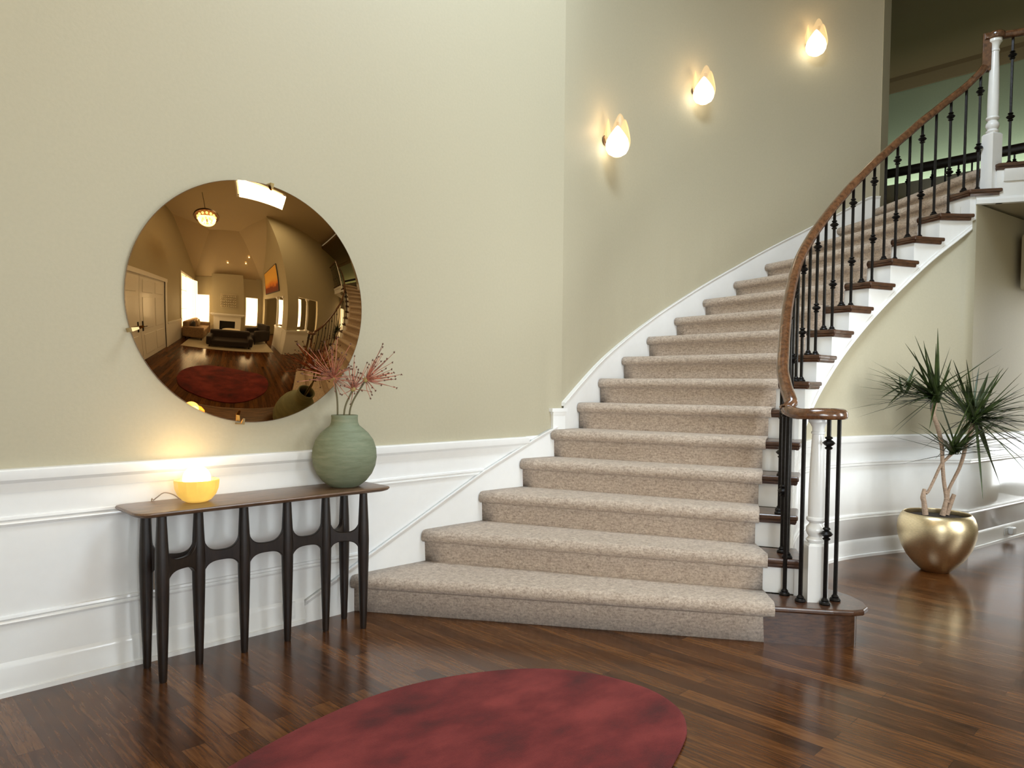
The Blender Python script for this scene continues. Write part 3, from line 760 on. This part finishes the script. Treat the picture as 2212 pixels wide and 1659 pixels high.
# ------------------------------------------------------------------ console table
tb = thing('console_table', (1.58, -.20, 0), 'narrow dark walnut console table with arched leg frame under the round mirror', 'table')
x0, x1, y0, y1 = .955, 2.215, -.375, -.03
pts = []
R_ = .055
for cx_, cy_, a0, bow in ((x1-R_, y0+R_, -90, 0), (x1-R_, y1-R_, 0, 0), (x0+R_, y1-R_, 90, 0), (x0+R_, y0+R_, 180, 0)):
    for q in range(7):
        a = math.radians(a0+15*q); pts.append((cx_+R_*math.cos(a), cy_+R_*math.sin(a)))
mb = MB(); n = len(pts); cxm, cym = (x0+x1)/2, (y0+y1)/2
def ring(s_, z): return [(cxm+(p[0]-cxm)*(1-s_/(.6)), cym+(p[1]-cym)*(1-s_/.17), z) for p in pts]
v = ring(.022, .722)+ring(.006, .729)+ring(0, .738)+ring(.003, .744)+ring(.010, .745)
f = [tuple(range(n-1, -1, -1)), tuple(4*n+i for i in range(n))]
for j in range(4):
    for i in range(n): f.append((j*n+i, j*n+(i+1) % n, (j+1)*n+(i+1) % n, (j+1)*n+i))
obj('tabletop', MB().add(v, f), TABLEWOOD, tb, angle=60)
lp = [(.0150, 0), (.0165, .01), (.0225, .18), (.0275, .36), (.0290, .47), (.0270, .56), (.0205, .70), (.0200, .726)]
legs = [(1.073, -.30), (1.078, -.085), (1.265, -.20), (1.477, -.20), (1.698, -.20), (1.912, -.20), (2.075, -.30), (2.085, -.095)]
for x, y in legs:
    obj('leg', MB().lathe([(r, z) for r, z in lp], 20, (x, y, 0)), LEGWOOD, tb)
def web(a, b):
    a = Vector(a); b = Vector(b); L = (b-a).length; d_ = (b-a)/L; n_ = Vector((-d_.y, d_.x))*.011
    up, lo = [], []
    e = .020
    for i in range(25):
        s_ = i/24; u = e+(L-2*e)*s_; q = abs(2*s_-1)
        c_ = 1-math.sqrt(max(0, 1-q**3.0))
        up.append((u, .514+.080*c_)); lo.append((u, .466-.066*c_))
    mb = MB(); v = []
    for sgn_ in (-1, 1):
        for u, z in up: p = a+d_*u+n_*sgn_; v.append((p.x, p.y, z))
        for u, z in lo: p = a+d_*u+n_*sgn_; v.append((p.x, p.y, z))
    m_ = 25; f = []
    for i in range(m_-1):
        f += [(i, i+1, m_+i+1, m_+i), (2*m_+i, 3*m_+i, 3*m_+i+1, 2*m_+i+1), (i, 2*m_+i, 2*m_+i+1, i+1), (m_+i, m_+i+1, 3*m_+i+1, 3*m_+i)]
    mb.add(v, f); obj('arched_stretcher', mb, LEGWOOD, tb, angle=60, bevel=.004)
for i, j in ((0, 2), (1, 2), (2, 3), (3, 4), (4, 5), (5, 6), (5, 7)): web(legs[i], legs[j])

# ------------------------------------------------------------------ lamp
LX, LY = 1.265, -.185
lm = thing('table_lamp', (LX, LY, .745), 'small glowing amber bowl lamp with a white globe on the console table', 'lamp')
prof = [(.001, 0), (.045, .001), (.062, .010), (.083, .035), (.094, .062), (.097, .085), (.098, .100), (.094, .103), (.088, .088), (.068, .055), (.001, .040)]
obj('bowl', MB().lathe(prof, 14, (LX, LY, .745), Matrix.Rotation(.3, 3, 'Z')), AMBER, lm, angle=20, bevel=.003)['label'] = 'amber onyx bowl'
obj('globe', MB().sphere((LX, LY, .745+.104), .060), GLOBE, lm)
obj('cord', MB().tube(cat([(LX-.05, LY+.06, .752), (LX-.075, LY+.085, .775), (LX-.11, LY+.095, .785), (LX-.135, LY+.11, .765), (LX-.14, -.045, .750), (LX-.14, -.018, .742), (LX-.14, -.012, .6), (LX-.13, -.012, .33)], 6), .0025, 8), CORD, lm)
pl = bpy.data.lights.new('lamp_bulb', 'POINT'); pl.energy = 1.15; pl.color = (1, .62, .22); pl.shadow_soft_size = .054
po_ = bpy.data.objects.new('lamp_bulb', pl); COL.objects.link(po_); po_.location = (LX, LY+.03, .745+.20)

# ------------------------------------------------------------------ vase and flowers
VX, VY = 2.03, -.19
vp = [(.001, .0), (.070, .0), (.080, .004), (.115, .030), (.145, .068), (.163, .110), (.170, .155), (.167, .200), (.152, .245), (.125, .283), (.096, .308), (.078, .322), (.071, .338), (.069, .362), (.071, .376), (.066, .378), (.060, .372), (.060, .335), (.085, .30), (.12, .24), (.14, .16), (.10, .06), (.001, .04)]
vs_ = obj('vase', MB().lathe([(r*.985, z) for r, z in vp], 48, (0, 0, 0)), VASE, None, angle=80, world=False)
vs_.location = (VX, VY, .745)
tag(vs_, 'round green stoneware vase at the right end of the console table', 'vase')
def allium(base, mid, head, rays, name, rl_, bias, label, seed):
    t = thing('dried_flower', base, label, 'flower', 'dried flower stems in the green vase')
    rn = random.Random(seed)
    path = cat([base, mid, head], 8)
    obj('stem', MB().tube(path, .0048, 8), STEM, t)
    hv = Vector(head)
    obj('flower_core', MB().sphere(head, .014, 12, 8), BUD, t)
    R_m = MB(); B_m = MB()
    bz = Vector(bias).normalized()
    cnt = 0
    while cnt < rays:
        dv = Vector((rn.gauss(0, 1), rn.gauss(0, 1), rn.gauss(0, 1))).normalized()
        if rn.random() > (.12+.88*max(0, (dv.dot(bz)+.35)/1.35)): continue
        d2 = (dv+bz*.35).normalized()
        L = rl_*rn.uniform(.45, 1.0)*(.6+.4*max(0, d2.dot(bz)))
        tip = hv+d2*L+Vector((0, 0, rn.uniform(-.01, .015)))
        if tip.y > -.10: continue
        midp = hv+d2*L*.5+Vector((rn.uniform(-1, 1), rn.uniform(-1, 1), rn.uniform(-1, 1)))*.006
        R_m.tube([hv, midp, tip], [.0026, .0018, .0012], 5, cap=False)
        for kk in range(5):
            dd = (d2*.5+Vector((rn.uniform(-1, 1), rn.uniform(-1, 1), rn.uniform(-1, 1)))*.8).normalized()
            B_m.tube([tip, tip+dd*.008], [.0018, .0006], 4)
        B_m.sphere(tip, .0042, 6, 4)
        cnt += 1
    obj('flower_ray', R_m, PETAL, t)['kind'] = 'stuff'
    obj('seed_tip', B_m, SEED, t)['kind'] = 'stuff'
allium((2.000, -.165, 1.00), (2.005, -.16, 1.19), (1.972, -.175, 1.316), 50, 'a', .28, (-.75, -.45, 1), 'leftmost dried red flower head in the green vase, in front of the mirror', 1)
allium((2.030, -.19, 1.00), (2.03, -.19, 1.15), (2.075, -.200, 1.258), 34, 'b', .18, (.1, .2, 1), 'lower middle dried red flower head in the green vase', 2)
allium((2.055, -.205, 1.00), (2.06, -.20, 1.16), (2.130, -.235, 1.308), 46, 'c', .225, (.85, -.45, .75), 'rightmost dried red flower head in the green vase, leaning over the wall', 3)

# ------------------------------------------------------------------ mirror
MR = .595; sg = .15; Rs = (MR*MR+sg*sg)/(2*sg)
mi = thing('convex_mirror', (1.617, -.03, 1.684), 'large round convex bronze mirror on the beige wall above the console table', 'mirror')
ty, tx = math.radians(-3), math.radians(-1.5)
ax = Vector((math.sin(ty)*math.cos(tx), -math.cos(ty)*math.cos(tx), math.sin(tx)))
qm = ax.to_track_quat('Z', 'Y').to_matrix()
amax = math.asin(MR/Rs)
prof = [(max(1e-6, Rs*math.sin(amax*(1-j/40))), Rs*math.cos(amax*(1-j/40))-(Rs-sg)) for j in range(41)]
o = obj('mirror_glass', MB().lathe(prof, 128, (1.617, -.04, 1.684), qm), MIRROR, mi, angle=80)
o['label'] = 'bronze tinted convex mirror glass'
obj('backing', MB().lathe([(MR*.9, -.034), (MR*.97, -.02), (MR-.002, -.006), (MR-.001, .0015)], 96, (1.617, -.04, 1.684), qm), BRONZE, mi)
for ang in (83, 196, 262):
    a = math.radians(ang); px_, pz_ = 1.617+MR*math.cos(a), 1.684+MR*math.sin(a)
    ca, sa = math.cos(a), math.sin(a)
    mb = MB()
    def pt(rad_, tan_, yy): return (1.617+(MR+rad_)*ca-tan_*sa, yy, 1.684+(MR+rad_)*sa+tan_*ca)
    P = [pt(.014, -.009, -.001), pt(.014, .009, -.001), pt(.012, -.009, -.072), pt(.012, .009, -.072), pt(-.018, -.005, -.076), pt(-.018, .005, -.076), pt(.006, -.009, -.001), pt(.006, .009, -.001), pt(.006, -.009, -.062), pt(.006, .009, -.062)]
    mb.add(P, [(0, 1, 3, 2), (2, 3, 5, 4), (6, 8, 9, 7), (8, 4, 5, 9), (0, 2, 8, 6), (1, 7, 9, 3), (2, 4, 8), (3, 9, 5), (0, 6, 7, 1)])
    obj('clip', mb, BRASS, mi, smooth=False)['label'] = 'small brass mirror clip'

# ------------------------------------------------------------------ wall sconces
def wall_normal(x):
    for a, b in zip(oc, oc[1:]):
        if a.x <= x <= b.x:
            t = (b-a).normalized(); s_ = (x-a.x)/(b.x-a.x); return a+(b-a)*s_, Vector((t.y, -t.x))
SC = [(4.664, 3.235, 'wall sconce lowest on the stair wall, nearest the corner'), (5.885, 3.955, 'middle wall sconce above the curved stairs'), (7.046, 4.58, 'wall sconce highest on the stair wall, at the upper right')]
def petal_shade():
    # tulip of three pointed frosted glass petals (open cup)
    v = []; f = []; nu, nv_ = 49, 12
    for i in range(nu):
        a = 2*PI*i/(nu-1)
        pk = abs(math.cos(1.5*(a+PI/2)))          # 3 lobes
        hgt = .10+.17*pk**1.2
        for j in range(nv_+1):
            s_ = j/nv_; z = -.105+s_*hgt*1.15
            r_ = .108*math.sin(min(1, (.08+s_*.92)*1.0)**.6*PI*.52)
            if s_ > .6: r_ *= 1-.28*(s_-.6)/.4*pk
            v.append((r_*math.cos(a), r_*math.sin(a), z))
    for i in range(nu-1):
        for j in range(nv_):
            f.append((i*(nv_+1)+j, (i+1)*(nv_+1)+j, (i+1)*(nv_+1)+j+1, i*(nv_+1)+j+1))
    return MB().add(v, f)
sc0 = thing('wall_sconce', (0, 0, 0), SC[0][2], 'wall light', 'sconces climbing the curved stair wall')
obj('shade', petal_shade(), SHADE, sc0, world=False, angle=80, solid=.003)['label'] = 'frosted glass tulip shade'
obj('bulb', MB().lathe([(.001, -.105), (.04, -.100), (.072, -.080), (.090, -.048), (.094, -.012), (.084, .028), (.062, .065), (.038, .098), (.018, .125), (.001, .140)], 24), BULB, sc0, world=False)
obj('arm', MB().tube(cat([(0, .11, .04), (0, .08, .06), (.02, .05, .10), (.03, .02, .13), (.035, .015, .17)], 5), .006, 8).lathe([(.001, 0), (.012, .003), (.012, .028), (.006, .032)], 12, (.035, .015, .15)), BRONZE, sc0, world=False)
obj('backplate', MB().lathe([(.001, -.002), (.04, 0), (.042, .006), (.03, .014), (.001, .016)], 24, (0, .112, .04), Matrix.Rotation(PI/2, 3, 'X')), BRONZE, sc0, world=False)
for i, (x, z, lab) in enumerate(SC):
    s_ = sc0 if i == 0 else copy_tree(sc0)
    p, nn_ = wall_normal(x); q = p+nn_*.118
    s_.location = (q.x, q.y, z); s_.rotation_euler = (0, 0, math.atan2(nn_.y, nn_.x)+PI/2)
    s_['label'] = lab
    cd = Vector((0, -3.503))-q
    for c_ in s_.children:
        if c_.name.startswith('shade'): c_.rotation_euler = (0, 0, math.atan2(cd.y, cd.x)-math.atan2(nn_.y, nn_.x)+.25)
    l_ = bpy.data.lights.new('sconce_glow', 'POINT'); l_.energy = 6.5; l_.color = (1, .66, .34); l_.shadow_soft_size = .05
    lo = bpy.data.objects.new('sconce_glow', l_); COL.objects.link(lo); lo.location = (q.x, q.y, z+.10)

# ------------------------------------------------------------------ potted plant
PX, PY = 5.685, -2.03
pp = thing('planter', (PX, PY, 0), 'rounded brushed gold planter pot on the wood floor below the stairs', 'planter')
pv = [(.001, 0), (.082, 0), (.092, .005), (.135, .045), (.185, .105), (.222, .175), (.243, .245), (.249, .300), (.244, .350), (.229, .390), (.213, .412), (.207, .414), (.204, .406), (.222, .36), (.222, .34), (.001, .335)]
obj('pot', MB().lathe(pv, 64, (PX, PY, 0)), POT, pp, angle=60)
obj('soil', MB().lathe([(.001, .388), (.10, .392), (.17, .386), (.212, .380)], 32, (PX, PY, 0)), SOIL, pp)
plant = thing('dragon_tree', (PX, PY, .385), 'spiky dark green dracaena with twisting bare canes growing in the gold pot', 'plant')
def img(px, py, dd=0.0):
    # point at picture position on the plane through the pot facing the room
    d_ = fw + rr*((px-1106)/1550.0) - uu*((py-891.04)/1550.0)
    C_ = Vector((0, -3.503, 1.285)); t_ = ((Vector((PX, PY, 0))-C_).dot(fw)+dd)/(d_.dot(fw)); return C_+d_*t_
canes = [([(1999, 1112), (1996, 1085), (1994, 1074), (1997, 1056)], [.020, .017, .018, .012]),
         ([(2000, 1066), (2006, 1060), (2017, 1038), (2033, 1004), (2046, 990), (2058, 978)], [.011, .010, .010, .010, .010, .012]),
         ([(2036, 1114), (2042, 1090), (2044, 1074), (2039, 1040), (2036, 1002), (2034, 960), (2024, 918), (2016, 894), (2021, 868)], [.020, .016, .014, .013, .013, .014, .015, .016, .016]),
         ([(2045, 1112), (2054, 1086), (2061, 1068)], [.017, .016, .014]),
         ([(2047, 1086), (2049, 1060), (2060, 1036), (2072, 1012), (2081, 985), (2087, 958), (2096, 935), (2105, 910)], [.012, .011, .011, .012, .013, .014, .016, .018])]
for pts_, rd in canes:
    P3 = [img(*p) for p in pts_]
    P3[0].z = min(P3[0].z, .395) if pts_[0][1] > 1100 else P3[0].z
    cc = cat([tuple(p) for p in P3], 5)
    rads = []
    for i in range(len(cc)):
        u = i/5; a = int(min(u, len(rd)-1)); b = min(a+1, len(rd)-1); rads.append(rd[a]+(rd[b]-rd[a])*(u-a))
    obj('cane', MB().tube(cc, rads, 10), BARK, plant, angle=60)
def rosette(px, py, dd, cnt, Lm, bias, seed, spread=1.0, flat=.62):
    rn = random.Random(seed); c = img(px, py, dd); bz = Vector(bias).normalized(); mb = MB()
    for i in range(cnt):
        while True:
            dv = Vector((rn.gauss(0, 1), rn.gauss(0, 1), rn.gauss(0, 1))).normalized()
            if rn.random() < (.5+.5*dv.dot(bz)): break
        dv.z *= flat
        dv = (dv*spread+bz*.25).normalized()
        L = Lm*rn.uniform(.6, 1.08); w_ = rn.uniform(.0075, .0115)
        side = dv.cross(Vector((0, 0, 1)))
        if side.length < .1: side = Vector((1, 0, 0))
        side.normalize(); nrm = side.cross(dv).normalized()
        droop = rn.uniform(.0, .18)*L
        o_ = c+Vector((rn.uniform(-1, 1), rn.uniform(-1, 1), rn.uniform(-1.2, 1.8)))*.022
        v = []
        for j in range(8):
            s_ = j/7; p = o_+dv*L*s_+Vector((0, 0, -1))*droop*s_*s_
            if p.z < .45: p.z = .45
            ww = w_*(1.1-.3*s_)*(1-s_**3)+.0006
            v += [p-side*ww, p+nrm*ww*-.35, p+side*ww]
        f = []
        for j in range(7): f += [(3*j, 3*j+1, 3*j+4, 3*j+3), (3*j+1, 3*j+2, 3*j+5, 3*j+4)]
        mb.add(v, f)
    o = obj('leaf_rosette', mb, LEAF, plant, angle=80); return o
right = Vector((rr.x, rr.y, 0)); 
rosette(2021, 862, -.02, 66, .52, (-right.x*.5, -right.y*.5, .5), 11)
rosette(2018, 850, .02, 16, .48, (-right.x, -right.y, .35), 12, .6)
rosette(2105, 908, -.04, 96, .54, (right.x*.5, right.y*.5, .35), 13)
rosette(2100, 890, .04, 30, .42, (0, 0, 1), 14, .8)
rosette(2059, 975, -.06, 40, .42, (0, 0, .1), 15)
rosette(1950, 846, .05, 16, .24, (-right.x*.5, -right.y*.5, .9), 16, .9, 1.0)

# ------------------------------------------------------------------ rug
rp = [(.50, -1.62), (.66, -1.36), (.96, -1.20), (1.39, -1.085), (1.724, -1.069), (2.034, -1.151), (2.304, -1.314), (2.455, -1.526), (2.505, -1.78), (2.45, -1.97), (2.33, -2.09), (2.18, -2.16), (1.9, -2.25), (1.5, -2.36), (1.05, -2.38), (.68, -2.20), (.50, -1.92), (.50, -1.62)]
rc = cat([(*p, 0) for p in rp], 6)[:-1]
n = len(rc); ccx = sum(p.x for p in rc)/n; ccy = sum(p.y for p in rc)/n
def rring(s_, z): return [(ccx+(p.x-ccx)*s_, ccy+(p.y-ccy)*s_, z) for p in rc]
v = rring(.997, .0005)+rring(1.0, .006)+rring(1.0, .013)+rring(.993, .019)+rring(.975, .022)+rring(.5, .022)+[(ccx, ccy, .022)]
f = []
for j in range(5):
    for i in range(n): f.append((j*n+i, j*n+(i+1) % n, (j+1)*n+(i+1) % n, (j+1)*n+i))
for i in range(n): f.append((5*n+i, 5*n+(i+1) % n, 6*n))
rg_ = obj('rug', MB().add(v, f), RUG, None, angle=60)
tag(rg_, 'oval crimson plush rug on the dark wood floor', 'rug')

# ------------------------------------------------------------------ outlets
def outlet(loc, rotz, label, horiz):
    t = thing('wall_outlet', loc, label, 'outlet'); t.rotation_euler = (0, 0, rotz)
    a, b = (.057, .035) if horiz else (.035, .057)
    obj('plate', MB().box(-a, a, -.006, 0, -b, b), PLATE, t, world=False, bevel=.002)
    for s_ in (-1, 1):
        c = (s_*.02, 0) if horiz else (0, s_*.02)
        obj('socket', MB().box(c[0]-.013, c[0]+.013, -.0085, -.005, c[1]-.013, c[1]+.013), PLATE, t, world=False, bevel=.002)
    return t
outlet((1.80, -.0155, .085), 0, 'white outlet on the baseboard behind the console table', False).scale = (1, 1, .8)
dwr = (RW[1]-RW[0]).normalized()
p = RW[0]+dwr*.75+Vector((dwr.y, -dwr.x))*.0150
ot = outlet((p.x, p.y, .075), math.atan2(dwr.y, dwr.x), 'white outlet with a plugged-in cover on the baseboard right of the gold planter', True)
obj('plug_cover', MB().box(.0, .075, -.045, -.005, -.028, .034), PLATE, ot, world=False, bevel=.008)

# ------------------------------------------------------------------ double entry door (seen in the mirror)
for i, (ya, yb, nm, hs) in enumerate(((-2.0, -.78, 'white panelled entry door nearest the mirror wall, seen in the mirror', -1), (-3.22, -2.0, 'white panelled entry door beside the dark sidelight, seen in the mirror', 1))):
    mb = MB().box(DX-.06, DX-.015, ya+.005, yb-.005, 0.005, 2.33)
    w2 = (yb-ya)
    dr = struct('door_%d' % (i+1), mb, WHITE, nm, smooth=False)
    pn = MB()
    for (za, zb) in ((.15, .75), (.9, 1.75), (1.88, 2.22)):
        for s_ in (0, 1):
            yy0 = ya+.12+s_*(w2/2-.05); yy1 = yy0+w2/2-.19
            pn.box(DX-.018, DX-.004, yy0, yy1, za, zb)
    obj('door_panel', pn, WHITE, dr, smooth=False, bevel=.008)
    yh = -2.0+(.09 if hs < 0 else -.09)
    obj('door_handle', MB().box(DX-.016, DX-.006, yh-.025, yh+.025, .85, 1.12).tube([(DX-.01, yh, .98), (DX+.05, yh, .98), (DX+.05, yh+(.1 if hs < 0 else -.1), .98)], .009, 8), IRON, dr, smooth=False)
struct('window_6', MB().box(DX-.03, DX+.005, -3.25-.0, -3.22, 0, 2.35), DARKGLASS, 'dark narrow sidelight beside the entry door', smooth=False)
struct('door_frame', MB().box(DX, DX+.025, -.78, -.68, 0, 2.45).box(DX, DX+.025, -3.33, -3.23, 0, 2.45).box(DX, DX+.03, -3.35, -.66, 2.33, 2.45), WHITE, 'white casing of the entry doors', smooth=False)
struct('trim_entry', MB().box(DX, DX+.012, -4.6, -3.35, 0, .9).box(DX, DX+.035, -4.6, -3.35, .86, .93), WHITE, 'white wainscot beside the entry door', smooth=False)

# ------------------------------------------------------------------ living room furniture (seen in the mirror)
def cushion(mb, x0, x1, y0, y1, z0, z1): return mb.box(x0, x1, y0, y1, z0, z1)
fp = thing('fireplace', (1.4, -6.9, 0), 'white fireplace surround with mantel between two bright windows, seen in the mirror', 'fireplace')
obj('chimney_breast', MB().box(.52, 2.33, -6.9, -6.45, 0, 3.5), WALL, fp, smooth=False)
obj('surround', MB().box(.62, .95, -6.45, -6.38, 0, 1.02).box(1.83, 2.16, -6.45, -6.38, 0, 1.02).box(.95, 1.83, -6.45, -6.38, .72, 1.02), WHITE, fp, smooth=False, bevel=.006)
obj('mantel_shelf', MB().box(.45, 2.33, -6.45, -6.2, 1.08, 1.16).box(.52, 2.26, -6.45, -6.27, 1.02, 1.08), WHITE, fp, smooth=False, bevel=.006)
obj('firebox', MB().box(.95, 1.83, -6.449, -6.44, 0, .72), BRICK, fp, smooth=False)
obj('hearth', MB().box(.55, 2.23, -6.45, -6.05, 0, .06), CREAM, fp, smooth=False)
wa = thing('wall_hanging', (1.42, -6.44, 1.5), 'pale beaded wall hanging above the mantel, seen in the mirror', 'wall art')
obj('frame', MB().box(.98, 1.88, -6.44, -6.42, 2.25, 2.29).box(.98, 1.88, -6.44, -6.42, 1.5, 1.53), CREAM, wa, smooth=False)
mb = MB()
for i in range(9):
    for j in range(5): mb.sphere((1.03+i*.1, -6.40, 1.6+j*.14), .038, 8, 6)
o = obj('bead', mb, CREAM, wa); o['kind'] = 'stuff'
pt_ = thing('painting', (3.58, -5.0, 2.45), 'sunset coloured canvas on the high living room wall, seen in the mirror', 'painting')
o = obj('canvas', MB().box(3.555, 3.578, -6.0, -4.15, 2.45, 3.6), CANVAS, pt_, smooth=False)
obj('frame', MB().box(3.55, 3.598, -6.03, -6.0, 2.42, 3.63).box(3.55, 3.598, -4.15, -4.12, 2.42, 3.63).box(3.55, 3.598, -6.0, -4.15, 3.6, 3.63).box(3.55, 3.598, -6.0, -4.15, 2.42, 2.45), SLOT, pt_, smooth=False)
def sofa(name, loc, rot, w_, dep, fab, label, pil=None, cat_='sofa'):
    t = thing(name, loc, label, cat_); t.rotation_euler = (0, 0, rot)
    obj('seat', MB().box(-w_/2+.16, w_/2-.16, -dep/2, dep/2-.2, .12, .42), fab, t, world=False, bevel=.05, seg=3)
    obj('backrest', MB().box(-w_/2+.05, w_/2-.05, dep/2-.24, dep/2, .12, .82), fab, t, world=False, bevel=.07, seg=3)
    for s_ in (-1, 1):
        obj('armrest', MB().box(s_*(w_/2-.1)-.1, s_*(w_/2-.1)+.1, -dep/2, dep/2, .12, .60), fab, t, world=False, bevel=.06, seg=3)
        for q in (-1, 1):
            obj('leg', MB().lathe([(.02, 0), (.03, .12)], 10, (s_*(w_/2-.12), q*(dep/2-.1), 0)), LEGWOOD, t, world=False)
    for (x_, m_) in (pil or []):
        obj('pillow', MB().sphere((x_, dep/2-.36, .62), .23, 16, 10, 1, .38, .85), m_, t, world=False)
    return t
sofa('sofa', (0.0, -5.35, .012), PI/2, 1.9, .9, TANFAB, 'tan sofa with cream pillows by the side window, seen in the mirror', [(-.4, CREAM), (.1, TANFAB), (.5, DARKFAB)])
sofa('sofa', (1.55, -4.2, .012), PI, 1.75, .8, DARKFAB, 'dark sofa with its back to the foyer, seen in the mirror').scale = (1, 1, .72)
sofa('armchair', (2.85, -4.95, .012), -PI*.62, .95, .9, DARKFAB, 'dark armchair by the right-hand living room window, seen in the mirror', None, 'armchair').scale = (1, 1, 1.05)
ct = thing('coffee_table', (1.6, -5.25, .012), 'round pale coffee table between the sofas, seen in the mirror', 'table')
obj('tabletop', MB().lathe([(.001, .40), (.44, .40), (.45, .42), (.44, .44), (.001, .44)], 32, (0, 0, 0)), CREAM, ct, world=False)
obj('base', MB().lathe([(.25, 0), (.24, .03), (.06, .08), (.05, .40)], 20, (0, 0, 0)), BRONZE, ct, world=False)
lr = obj('area_rug', MB().box(-.2, 3.3, -6.05, -3.62, .0005, .012), CREAM, None, smooth=False)
tag(lr, 'pale flat rug on the living room floor, seen in the mirror', 'rug')
ch = thing('chandelier', (1.05, -2.45, 4.1), 'dark ring chandelier with glowing crystals below the high ceiling, seen in the mirror', 'chandelier')
obj('ring', MB().lathe([(.30, 4.30), (.36, 4.29), (.37, 4.33), (.36, 4.37), (.30, 4.36), (.30, 4.30)], 40, (1.05, -2.45, 0)), BRONZE, ch)
mb = MB()
for i in range(14):
    a = 2*PI*i/14; mb.sphere((1.05+.25*math.cos(a), -2.45+.25*math.sin(a), 4.27), .035, 8, 6, 1, 1, 1.8)
for i in range(8):
    a = 2*PI*i/8; mb.sphere((1.05+.13*math.cos(a), -2.45+.13*math.sin(a), 4.14), .032, 8, 6, 1, 1, 1.8)
mb.sphere((1.05, -2.45, 4.02), .04, 10, 8)
obj('crystal', mb, CRYSTAL, ch)
obj('chain', MB().tube([(1.05, -2.45, 4.33), (1.05, -2.45, ZT)], .010, 8).tube([(.70, -2.45, 4.33), (1.40, -2.45, 4.33)], .008, 6).tube([(1.05, -2.8, 4.33), (1.05, -2.1, 4.33)], .008, 6).tube([(1.05, -2.45, 4.33), (1.05, -2.45, 4.0)], .02, 8), BRONZE, ch)
l_ = bpy.data.lights.new('chandelier_bulbs', 'POINT'); l_.energy = 40; l_.color = (1, .72, .42); l_.shadow_soft_size = .25
lo = bpy.data.objects.new('chandelier_bulbs', l_); COL.objects.link(lo); lo.location = (1.05, -2.45, 4.2)

for i, (x, y, z, lab) in enumerate([(1.49, -6.26, 4.20, 'small lit downlight on the sloped ceiling above the wall hanging, seen in the mirror'), (2.75, -5.95, 4.56, 'upper of two lit downlights on the sloped ceiling near the painting, seen in the mirror'), (2.55, -6.22, 4.24, 'lower of two lit downlights on the sloped ceiling near the painting, seen in the mirror')]):
    dl = thing('downlight', (x, y, z), lab, 'ceiling light', 'downlights in the living room ceiling')
    obj('lens', MB().sphere((0, 0, -.01), .04, 14, 8), SPOT, dl, world=False)
    obj('trim_ring', MB().lathe([(.045, -.02), (.06, -.018), (.06, .02), (.045, .02), (.045, -.02)], 20), WHITE, dl, world=False)
